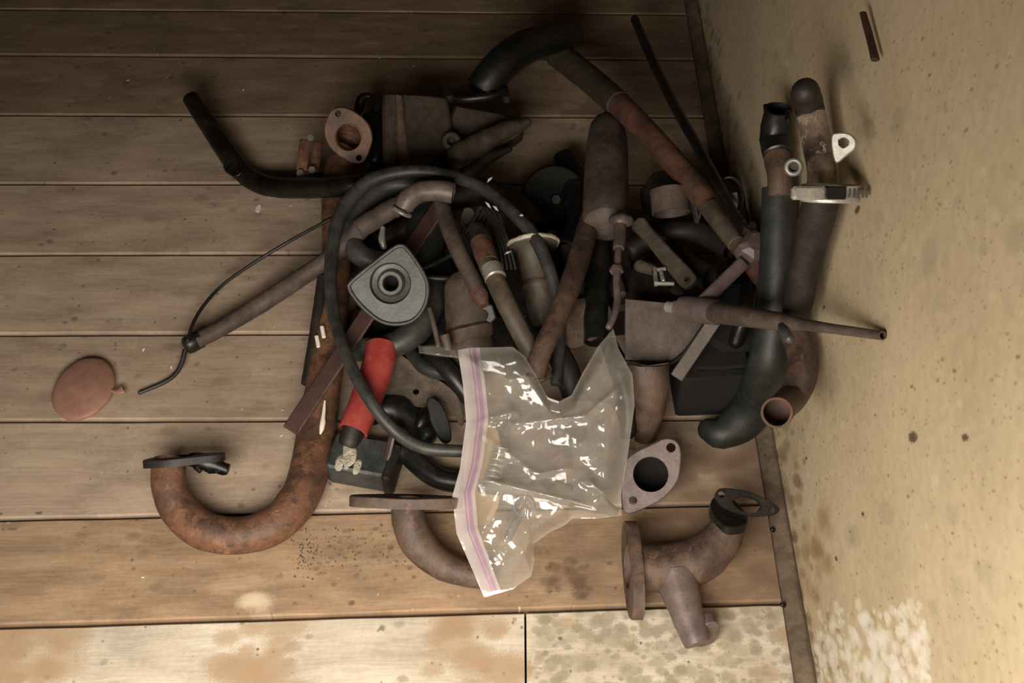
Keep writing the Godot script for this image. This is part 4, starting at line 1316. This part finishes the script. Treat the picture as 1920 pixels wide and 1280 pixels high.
# ---------------------------------------------------------------- leaning on the wall
func wall_side() -> void:
	var t := thing("green_hose", "thick dark green hose with a torn black sleeve at its top, curving down the wall", "hose", P(1400, 800))
	var st := begin()
	tube(st, path([[1330, 806, 2.2, 22], [1352, 812, 2.6, 30], [1390, 790, 3.2, 38], [1420, 745, 5.0, 40], [1438, 690, 3.2, 38, 1], [1450, 620, 2.9, 36, 1], [1456, 540, 2.8, 34, 1], [1459, 450, 2.7, 33, 1], [1461, 352, 2.6, 32, 1]]), "round", "open", 24, 0.035, 0.2)
	obj("hose", st, M.green_rubber, t)
	st = begin()
	tube(st, path([[1462, 365, 2.8, 23, 1], [1462, 330, 2.8, 23, 1], [1458, 300, 2.8, 25, 1], [1455, 270, 2.8, 26, 1]]), "flat", "flat", 20, 0.05)
	obj("pipe_stub", st, M.brown_rust, t)
	st = begin()
	tube(st, path([[1458, 290, 2.8, 28, 1], [1454, 260, 2.8, 30, 1], [1457, 228, 2.8, 28, 1], [1461, 204, 2.8, 26, 1]]), "flat", "open", 20, 0.09, 0.12)
	obj("torn_sleeve", st, M.black_rubber, t)
	for e in [[1438, 206, 196], [1478, 214, 208]]:
		st = begin()
		var a := W(e[0], e[1] + 14, 3.6); var b := W(e[0] - 2, e[2], 3.4)
		box(st, between(a, b, back(a)), Vector3(a.distance_to(b), 0.006, 0.004), 0.001)
		obj("torn_flap", st, M.black_rubber, t)
	t = thing("eyelet_ring", "small pale metal ring between the two pipes that lean on the wall", "ring", W(1488, 313, 5))
	st = begin()
	var c := W(1488, 313, 6.6)
	var f := frame_at(c, back(c), Vector3.RIGHT)
	var k := mpp(c)
	lathe(st, [[8.5 * k, -0.02], [8.5 * k, 0.0, 1], [10 * k, 0.0025], [14 * k, 0.003], [17 * k, 0.001], [18 * k, -0.003, 1], [12 * k, -0.005], [11 * k, -0.02]], f, 28)
	obj("ring", st, M.zinc, t)
	st = begin()
	tube(st, [[c - f.basis.z * 0.004, 12 * k], [c - f.basis.z * 0.035, 12 * k]], "flat", "flat", 14, 0.03)
	obj("shank", st, M.dark_rust, t)
	t = thing("chrome_pipe", "worn chrome-brown pipe with a black tip and pale lug, leaning on the wall", "pipe", W(1530, 340, 3))
	st = begin()
	tube(st, path([[1522, 430, 3.0, 28, 1], [1538, 372, 3.0, 28, 1], [1541, 325, 3.0, 27, 1], [1534, 280, 3.0, 27, 1], [1526, 240, 3.2, 27, 1], [1517, 200, 3.6, 27, 1], [1512, 182, 4.2, 26, 1]]), "flat", "round", 24, 0.03)
	obj("pipe", st, M.worn_chrome, t)
	st = begin()
	tube(st, path([[1520, 212, 3.5, 27.5, 1], [1515, 192, 3.8, 28, 1], [1511, 178, 4.6, 27.5, 1], [1510, 172, 5.6, 26, 1]]), "flat", "round", 20, 0.04)
	obj("tip", st, M.dark_rust, t)
	st = begin()
	c = W(1582, 268, 3.4)
	f = frame_at(c, back(c) + Vector3(-0.3, 0.1, 0.2), Vector3.RIGHT)
	plate(st, outline([[1556, 252], [1572, 248], [1592, 249], [1606, 262], [1604, 280], [1586, 292], [1572, 306], [1563, 304]], f, 2), [outline([[1572, 258], [1588, 257], [1594, 266], [1590, 276], [1576, 280], [1570, 268]], f, 2)], f, 0.004, 0.001)
	obj("lug", st, M.zinc, t, "pale zinc lug with a square hole")
	st = begin()
	OFF = W(1510, 500, 3)
	tube(st, path([[1545, 352, 3.0, 34, 1], [1534, 400, 3.0, 34, 1], [1518, 460, 3.0, 32, 1], [1504, 530, 3.0, 28, 1], [1492, 596, 2.8, 26, 1]]), "open", "round", 24, 0.03, 0.18)
	single("dark_hose", st, M.dark_rust, "dark hose below the shiny hose clamp, running down the wall behind the red pipe's end", "hose")
	t = thing("hose_clamp", "shiny steel worm-drive hose clamp around the dark hose that leans on the wall", "clamp", W(1552, 362, 3))
	st = begin()
	var a := W(1556, 378, 3.4); var b := W(1558, 346, 3.4)
	f = frame_at(a, b - a, back(a).cross(b - a))
	var r := 53 * mpp(a)
	var d := a.distance_to(b)
	lathe(st, [[r, 0.0], [r * 1.03, 0.001], [r * 1.03, 0.004], [r, 0.005], [r, d - 0.005], [r * 1.03, d - 0.004], [r * 1.03, d - 0.001], [r, d, 1], [r * 0.95, d, 1], [r * 0.95, 0.0, 1], [r, 0.0]], f, 40, 0.0, 1.0, 0.62)
	obj("band", st, M.zinc, t)
	st = begin()
	var up := b - a
	var s0 := (a + b) * 0.5 + back(a) * (r * 0.66)
	box(st, between(s0 + Vector3(-0.036, 0, 0), s0 + Vector3(-0.004, 0, 0), back(a)), Vector3(0.03, d * 0.8, 0.01), 0.002)
	obj("screw_housing", st, M.zinc, t)
	st = begin()
	var hs := s0 + Vector3(0.004, 0, 0)
	box(st, between(hs - Vector3(0.009, 0, 0), hs + Vector3(0.009, 0, 0), back(a)), Vector3(0.018, d * 0.75, 0.009), 0.001)
	obj("worm_slot", st, M.black_steel, t)
	for i in 5:
		st = begin()
		var q := s0 + Vector3(0.017 + 0.004 * i, 0, 0) - back(a) * (0.0012 * i)
		box(st, between(q - up * 0.3, q + up * 0.3, back(a)), Vector3(d * 0.5, 0.0014, 0.006), 0.0003)
		obj("band_slot", st, M.black_steel, t)
	# rusty elbow at the wall's foot
	t = thing("rusty_elbow", "rusty brown pipe elbow against the wall with an open orange mouth facing the floor", "pipe", W(1500, 690, 3))
	st = begin()
	var m0 := W(1472, 758, 5.0)
	var m1 := W(1462, 768, 6.4) + back(m0) * 0.012
	var mouth := [[m0, 27 * mpp(m0)], [m1, 27 * mpp(m1)], [m1 + (m1 - m0) * 0.5 + back(m0) * 0.016, 27 * mpp(m1)]]
	tube(st, path([[1476, 606, 3.2, 24, 1], [1494, 636, 2.6, 27, 1], [1506, 676, 2.4, 28, 1], [1502, 712, 2.8, 28, 1], [1488, 742, 3.6, 27, 1]]) + mouth, "flat", "open", 24, 0.04, 0.12)
	obj("pipe", st, M.brown_rust, t)
	st = begin()
	tube(st, [[m1 + back(m0) * 0.004, 28.2 * mpp(m1)], [m1 + (m1 - m0) * 0.5 + back(m0) * 0.0165, 28.2 * mpp(m1)]], "flat", "open", 24, 0.03, 0.13)
	obj("mouth", st, M.red_rust, t, "orange rusted rim of the pipe")
	st = begin()
	OFF = W(1474, 622, 6)
	tube(st, path([[1466, 612, 7.4, 8], [1472, 622, 7.4, 11], [1480, 634, 7.2, 10]].map(func(e): return e + [1])), "round", "round", 14, 0.1)
	single("grey_bolt", st, M.grey_cast, "small grey bolt head where the tie rod crosses the hoses at the wall", "bolt")
	# red-brown strip high on the wall
	st = begin()
	OFF = W(1636, 90, 1)
	tube(st, path([[1618, 24, 1.0, 7, 1], [1628, 60, 0.9, 8, 1], [1636, 90, 0.9, 8, 1], [1641, 112, 0.9, 9, 1]]), "flat", "flat", 8, 0.05, 0.16, 0.6)
	single("red_strip", st, M.bar_red, "narrow red-brown strip hanging on the wall near the top corner", "strip")

# ---------------------------------------------------------------- the zip bag
func along(poly: Array, t: float) -> Vector2:
	var L := 0.0
	for i in poly.size() - 1:
		L += poly[i].distance_to(poly[i + 1])
	var want := t * L
	for i in poly.size() - 1:
		var d: float = poly[i].distance_to(poly[i + 1])
		if want <= d or i == poly.size() - 2:
			return poly[i].lerp(poly[i + 1], clampf(want / d, 0, 1))
		want -= d
	return poly[-1]

func bag_height(p: Vector2) -> float:
	var ys := [600.0, 680.0, 740.0, 800.0, 850.0, 920.0, 975.0, 1040.0, 1120.0]
	var hs := [14.5, 13.6, 12.0, 10.4, 9.2, 7.8, 6.4, 5.2, 3.4]
	for i in ys.size() - 1:
		if p.y <= ys[i + 1]:
			return lerpf(hs[i], hs[i + 1], clampf((p.y - ys[i]) / (ys[i + 1] - ys[i]), 0, 1))
	return 0.9

func film_sheet(st: SurfaceTool, T: Array, B: Array, Lf: Array, R: Array, nx: int, ny: int, lift: float, amp: float, sd: float, s0 := 0.0, s1 := 1.0) -> void:
	var creases := []
	for e in [[880, 795, 1000, 884, 0.8], [880, 795, 962, 772, 0.8], [962, 795, 1090, 780, 0.7], [1096, 780, 1185, 705, 0.9], [1112, 640, 1092, 708, 0.7], [1150, 640, 1182, 700, 0.7], [920, 902, 1165, 962, 1.6], [925, 880, 960, 770, 0.7], [1132, 795, 1165, 735, 0.8], [1010, 888, 1060, 878, 0.8], [940, 905, 900, 1010, 0.7], [985, 930, 945, 1015, 0.9], [1000, 1000, 950, 1090, 0.7], [975, 668, 1020, 740, 0.8], [945, 690, 975, 668, 0.7], [1110, 905, 1165, 962, 0.8]]:
		creases.append([Vector2(e[0], e[1]), Vector2(e[2], e[3]), e[4]])
	var rows := []
	var ridge := FastNoiseLite.new()
	ridge.seed = 3; ridge.frequency = 1.0; ridge.noise_type = FastNoiseLite.TYPE_CELLULAR
	ridge.cellular_return_type = FastNoiseLite.RETURN_DISTANCE2_SUB
	for j in ny + 1:
		var t := float(j) / ny
		var row := PackedVector3Array()
		for i in nx + 1:
			var s := lerpf(s0, s1, float(i) / nx)
			var q: Vector2 = along(T, s) * (1 - t) + along(B, s) * t + along(Lf, t) * (1 - s) + along(R, t) * s
			q -= T[0] * (1 - s) * (1 - t) + T[-1] * s * (1 - t) + B[0] * (1 - s) * t + B[-1] * s * t
			var edge := minf(minf(s, 1 - s), minf(t, 1 - t))
			var soft := smoothstep(0.0, 0.12, edge)
			var fold := absf(wob.get_noise_2d(q.x * 0.0045 + sd, q.y * 0.0045)) * 2.0
			var facet := -ridge.get_noise_2d(q.x * 0.0052 + sd, q.y * 0.0052 + wob.get_noise_2d(q.x * 0.01, q.y * 0.01) * 0.3)
			var fine := -ridge.get_noise_2d(q.x * 0.03 + sd, q.y * 0.022)
			var busy := exp(-((q - Vector2(1105, 890)) * Vector2(1.0, 1.3)).length_squared() / 2600.0) + exp(-((q - Vector2(945, 1000)) * Vector2(1.2, 0.9)).length_squared() / 3600.0) + 0.6 * exp(-((q - Vector2(930, 830)) * Vector2(1.2, 0.9)).length_squared() / 2500.0)
			var h := bag_height(q) + lift * soft + amp * (0.35 + 0.65 * soft) * (1.0 * fold + 1.7 * facet + 0.02 * fine + 0.5 * busy * fine)
			for c in creases:
				var near := Geometry2D.get_closest_point_to_segment(q, c[0], c[1])
				h += amp * c[2] * soft * exp(-near.distance_to(q) / 10.0) * 1.25
			row.append(P(q.x, q.y, maxf(h, 0.5)))
		rows.append(row)
	sg = 0
	loft(st, rows, false)

func plastic_bag() -> void:
	var V := func(a: Array) -> Array: return a.map(func(e): return Vector2(e[0], e[1]))
	var T: Array = V.call([[858, 656], [880, 652], [962, 650], [984, 668], [1004, 702], [1026, 744], [1050, 752], [1072, 740], [1092, 700], [1122, 648], [1150, 616]])
	var Rr: Array = V.call([[1150, 616], [1160, 654], [1186, 702], [1190, 760], [1176, 860], [1164, 930], [1166, 966]])
	var Lf: Array = V.call([[858, 656], [868, 720], [874, 790], [862, 880], [848, 930], [856, 1000], [884, 1064], [908, 1120]])
	var B: Array = V.call([[908, 1120], [962, 1104], [996, 1080], [1002, 1050], [1000, 1020], [1030, 998], [1060, 984], [1072, 972], [1120, 972], [1166, 966]])
	var t := thing("plastic_bag", "crumpled clear plastic zip bag with a pink closure strip, draped over the heap", "bag", P(1000, 1000))
	var st := begin()
	film_sheet(st, T, B, Lf, Rr, 140, 150, 1.2, 0.6, 0.0)
	obj("front_film", st, M.film, t)
	st = begin()
	film_sheet(st, T, B, Lf, Rr, 70, 70, -1.4, 0.4, 40.0)
	obj("back_film", st, M.film, t)
	st = begin()
	film_sheet(st, T, B, Lf, Rr, 6, 90, 1.3, 0.4, 0.0, 0.0, 0.1)
	var z := obj("zip_strip", st, M.zip_film, t, "milky strip along the bag's mouth")
	for e in [[0.05, 0.058], [0.064, 0.082]]:
		st = begin()
		film_sheet(st, T, B, Lf, Rr, 2, 90, 1.5, 0.4, 0.0, e[0], e[1])
		obj("zip_line", st, M.zip_pink, z)
	st = begin()
	film_sheet(st, V.call([[784, 648], [820, 645], [862, 656]]), V.call([[786, 662], [822, 668], [866, 672]]), V.call([[784, 648], [786, 662]]), V.call([[862, 656], [866, 672]]), 24, 8, 0.4, 0.5, 9.0)
	obj("corner", st, M.film, t)
	# what can be seen inside
	st = begin()
	OFF = P(925, 880, 5)
	var ax := path([[940, 838, 8.6, 1], [918, 912, 6.6, 1]])
	var a: Vector3 = ax[0][0]; var b: Vector3 = ax[1][0]
	var f := frame_at(a, b - a, Vector3.RIGHT)
	var pts := []
	for i in 85:
		var an := TAU * i / 12.0
		pts.append([f * Vector3(cos(an) * 0.0085, sin(an) * 0.0085, a.distance_to(b) * i / 84.0), 0.0014])
	tube(st, pts, "round", "round", 8, 0.0)
	single("coil_spring", st, M.zinc, "pale coil spring seen through the left side of the plastic bag", "spring")
	st = begin()
	OFF = P(1050, 930, 4)
	tube(st, path([[905, 916, 6.4, 10], [960, 912, 6.4, 18], [1030, 916, 6.2, 25], [1100, 934, 5.6, 23], [1150, 958, 4.8, 10]]), "round", "round", 20, 0.04)
	single("tapered_tube", st, M.tan_metal, "tan tapered tube lying across the inside of the plastic bag", "tube")
	var tt := thing("eye_bolt", "grey eye bolt seen in the lower part of the plastic bag", "bolt", P(965, 985, 3))
	st = begin()
	tube(st, path([[985, 952, 5.6, 7], [968, 978, 4.8, 8], [952, 1010, 4.0, 8]]), "round", "flat", 12, 0.04)
	obj("shank", st, M.grey_cast, tt)
	st = begin()
	var ring := []
	var cc := P(982, 948, 5.8)
	var fr := frame_at(cc, back(cc), Vector3.RIGHT)
	for i in 25:
		ring.append([fr * Vector3(cos(TAU * i / 24.0) * 0.011, sin(TAU * i / 24.0) * 0.011, 0), 0.003])
	tube(st, ring, "flat", "flat", 10)
	obj("eye", st, M.grey_cast, tt)
	st = begin()
	OFF = P(1090, 840, 5)
	f = frame_at(P(1085, 830, 7.4), Vector3(0.05, 0.9, 0.4), Vector3(1, 0, 0.15))
	plate(st, outline([[960, 770], [1130, 740], [1170, 790], [1150, 900], [1040, 890], [950, 870]], f, 2), [disc(on_plane(1080, 810, f), 0.014, 20)], f, 0.004, 0.001)
	single("cover_plate", st, M.brown_rust, "flat brown cover plate showing through the upper right of the plastic bag", "plate")
	st = begin()
	OFF = P(900, 880, 4)
	f = frame_at(P(905, 880, 6.2), Vector3(-0.1, 0.9, 0.4), Vector3(1, 0, 0.15))
	plate(st, outline([[880, 800], [930, 790], [945, 860], [930, 980], [876, 990], [866, 900]], f, 1), [], f, 0.006, 0.001)
	single("cardboard_strip", st, M.chip_tan, "pale tan cardboard strip inside the bag beside its pink closure", "cardboard")

# ---------------------------------------------------------------- crumbs on the floor
func debris() -> void:
	rng.seed = 77
	var proto: MeshInstance3D
	for e in [[484, 390, 10.5, 80, "largest white paint chip, a splinter on the floor below the bent black tube"], [269, 655, 4.5, 70, "white flake on the floor between the balloon and the cable's end cap"], [321, 688, 4, 100, "white flake on the floor just left of the cable's wire tail"], [528, 816, 3.5, 30, "white flake on the floor touching the foot of the dark red bar"], [530, 768, 2.5, 0, "pale speck on the floor above the foot of the dark red bar"], [240, 150, 3, 20, "white speck on the far floorboards up and left of the black tube's mouth"], [456, 168, 3, 60, "white speck on the far floorboards right of the black tube's mouth"], [268, 1082, 3, 0, "lone white speck on the floor below the J-shaped pipe"], [712, 108, 2.6, 10, "pale speck on the farthest floorboards, left one of two above the olive housing"], [775, 124, 2.8, 40, "pale speck on the farthest floorboards, right one of two above the olive housing"], [545, 385, 2.6, 0, "pale speck on the floor under the level run of the black tube"]]:
		var p := P(e[0], e[1], 0.12)
		var o: MeshInstance3D
		if proto == null:
			OFF = p
			var st := begin()
			plate(st, PackedVector2Array([Vector2(-1, -0.35), Vector2(-0.2, -0.5), Vector2(0.9, -0.3), Vector2(1, 0.25), Vector2(0.1, 0.5), Vector2(-0.8, 0.3)]), [], frame_at(p, Vector3.UP, Vector3.RIGHT), 0.12, 0.05)
			proto = single("paint_chip", st, M.chip_white, "", "chip")
			o = proto
		else:
			o = proto.duplicate()
			o.name = numbered("paint_chip")
			add_child(o)
			o.position = p
		var s: float = e[2] * mpp(p)
		o.scale = Vector3(s, minf(s, 0.012), s)
		o.rotation.y = deg_to_rad(e[3])
		tag(o, e[4], "chip", "white paint chips on the floorboards")
	# crumbs of rust and mortar
	var st := begin()
	OFF = P(660, 1020)
	sg = -1
	for k in 190:
		var px := rng.randf_range(545, 760); var py := rng.randf_range(990, 1066)
		if k % 3 == 0:
			px = 575 + rng.randfn() * 12; py = 1040 + rng.randfn() * 18
		var p := P(px, py, 0.08)
		var r := rng.randf_range(0.0006, 0.0019)
		var tip := p + Vector3(0, r, 0)
		var q := []
		for i in 5:
			var an := TAU * i / 5 + rng.randf()
			q.append(p + Vector3(cos(an) * r * rng.randf_range(0.7, 1.3), -0.0008, sin(an) * r))
		for i in 5:
			tri(st, tip, q[(i + 1) % 5], q[i])
	var g := single("grit", st, M.tan_metal, "crumbs of brown grit scattered on the floorboards right of the J-shaped pipe", "grit")
	g.set_meta("kind", "stuff")

# ---------------------------------------------------------------- invented dark filler parts, added to darken the inside of the heap
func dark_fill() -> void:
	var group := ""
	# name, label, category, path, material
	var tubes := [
		["dark_pipe", "added dark rusty pipe lying level under the black cables in the middle of the heap", "pipe", [[838, 372, 5.0, 24], [900, 360, 5.0, 26], [960, 380, 5.4, 26], [1010, 430, 6.0, 25]], "dark_rust"],
		["dark_elbow", "added black elbow pipe in the shade between the canister and the right V pipe", "pipe", [[1060, 300, 3.0, 24], [1080, 352, 4.4, 28], [1086, 420, 6.0, 28], [1062, 470, 6.8, 25]], "black_rubber"],
		["black_spindle", "added black spindle upright in the shade between the hanging rod and the right V pipe", "spindle", [[1120, 440, 7.0, 22], [1122, 500, 8.4, 26], [1118, 560, 9.0, 24], [1116, 640, 8.0, 22]], "black_rubber"],
		["dark_shaft", "added dark shaft running under the link arm towards the black rod", "shaft", [[1180, 470, 8.0, 22], [1240, 440, 9.4, 20], [1310, 436, 11.0, 20], [1368, 470, 12.4, 20]], "dark_rust"],
		["rusty_stub", "added short rusty stub pipe under the clamp ring", "pipe", [[1256, 460, 8.0, 26], [1290, 500, 9.6, 28], [1330, 520, 10.6, 26]], "dark_rust"],
		["bent_strut", "added dark bent strut between the black rod and the green hose", "strut", [[1390, 400, 12.0, 14], [1405, 510, 13.2, 15], [1398, 580, 14.0, 15], [1380, 640, 11.0, 14]], "black_steel"],
		["crumpled_hose", "added black hose pinched between the brown cylinder and the teardrop mount", "hose", [[830, 500, 6.4, 20], [842, 560, 6.6, 24], [836, 620, 5.4, 24], [810, 668, 4.0, 22]], "black_rubber"],
		["dark_tube", "added dark tube crossing behind the curled hoses under the elbow fitting", "tube", [[690, 470, 5.4, 18], [740, 440, 6.0, 20], [800, 420, 6.6, 20], [850, 425, 7.0, 20]], "dark_rust"],
		["black_coupling", "added black coupling lying between the bag's right edge and the brown shield", "coupling", [[1140, 640, 8.6, 16], [1160, 690, 7.6, 20], [1176, 750, 5.6, 20], [1176, 806, 3.4, 18]], "black_rubber"],
		["rubber_offcut", "added black rubber offcut behind the left pipe of the V, above the bag", "rubber", [[930, 610, 7.6, 20], [952, 650, 8.0, 24], [968, 700, 7.4, 22]], "black_rubber"],
		["dark_bend", "added dark bent pipe behind the stepped fitting, just above the bag", "pipe", [[990, 610, 5.6, 22], [1030, 640, 6.4, 24], [1060, 690, 6.4, 24], [1076, 740, 5.0, 22]], "dark_rust"],
		["short_bolt", "added short brown bolt beside the thin tan rod at the bag's top corner", "bolt", [[834, 628, 10.4, 9], [840, 650, 9.6, 8]], "tan_metal"],
		["loose_hose", "added black hose end curling up beside the tan plate, left of the bag's top corner", "hose", [[806, 662, 6.8, 14], [836, 690, 7.6, 17], [858, 716, 7.0, 17], [880, 746, 5.6, 16]], "black_rubber"],
		["spare_hose", "added short black hose lying under the tan plate's upper edge", "hose", [[770, 660, 5.4, 12], [800, 690, 5.8, 15], [846, 700, 6.0, 15]], "green_rubber"],
		["oily_rag_pipe", "added blackened pipe stub behind the black clip and the orange flange", "pipe", [[716, 250, 3.0, 18], [730, 300, 4.0, 20], [700, 330, 4.4, 18]], "black_steel"],
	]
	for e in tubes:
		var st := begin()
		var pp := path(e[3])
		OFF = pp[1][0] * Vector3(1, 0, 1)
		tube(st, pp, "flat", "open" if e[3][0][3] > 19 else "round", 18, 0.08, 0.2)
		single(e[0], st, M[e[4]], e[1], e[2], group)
	# flat pieces: name, label, category, outline, hole, height, material, thickness
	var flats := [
		["cast_bracket", "added dark cast bracket with a round hole, flat under the link arm and zinc clip", "bracket", [[1176, 500], [1230, 470], [1320, 500], [1356, 560], [1300, 600], [1190, 590]], [1270, 540, 16], 9.0, "dark_rust"],
		["sprocket_cover", "added black cover plate sunk below the canister's foot", "cover", [[1090, 400], [1170, 380], [1250, 420], [1240, 480], [1150, 500], [1090, 470]], [1200, 430, 10], 5.4, "black_matte"],
		["gearbox_lid", "added dark lid with a bolt hole behind the clamp ring and its ears", "lid", [[1200, 330], [1300, 300], [1390, 350], [1400, 430], [1310, 440], [1210, 420]], [1310, 380, 12], 9.0, "dark_rust"],
		["backing_plate", "added black plate filling the dark gap between the brown hose and the orange-topped pipe", "plate", [[830, 440], [930, 430], [990, 520], [980, 620], [900, 640], [840, 560]], [900, 500, 9], 6.2, "black_matte"],
		["square_plate", "added blackened plate under the curled grey hoses", "plate", [[640, 400], [760, 380], [840, 400], [830, 520], [700, 540], [640, 500]], [700, 440, 10], 3.4, "dark_rust"],
		["lower_plate", "added dark plate under the fat grey hose and dark red bar", "plate", [[640, 580], [800, 540], [840, 640], [800, 680], [700, 672], [640, 660]], [760, 620, 10], 3.0, "dark_rust"],
		["grease_tray", "added black shallow tray behind the tie rod, between the shield and the hoses", "tray", [[1300, 560], [1390, 520], [1440, 560], [1440, 650], [1330, 650]], [1370, 600, 8], 11.0, "black_matte"],
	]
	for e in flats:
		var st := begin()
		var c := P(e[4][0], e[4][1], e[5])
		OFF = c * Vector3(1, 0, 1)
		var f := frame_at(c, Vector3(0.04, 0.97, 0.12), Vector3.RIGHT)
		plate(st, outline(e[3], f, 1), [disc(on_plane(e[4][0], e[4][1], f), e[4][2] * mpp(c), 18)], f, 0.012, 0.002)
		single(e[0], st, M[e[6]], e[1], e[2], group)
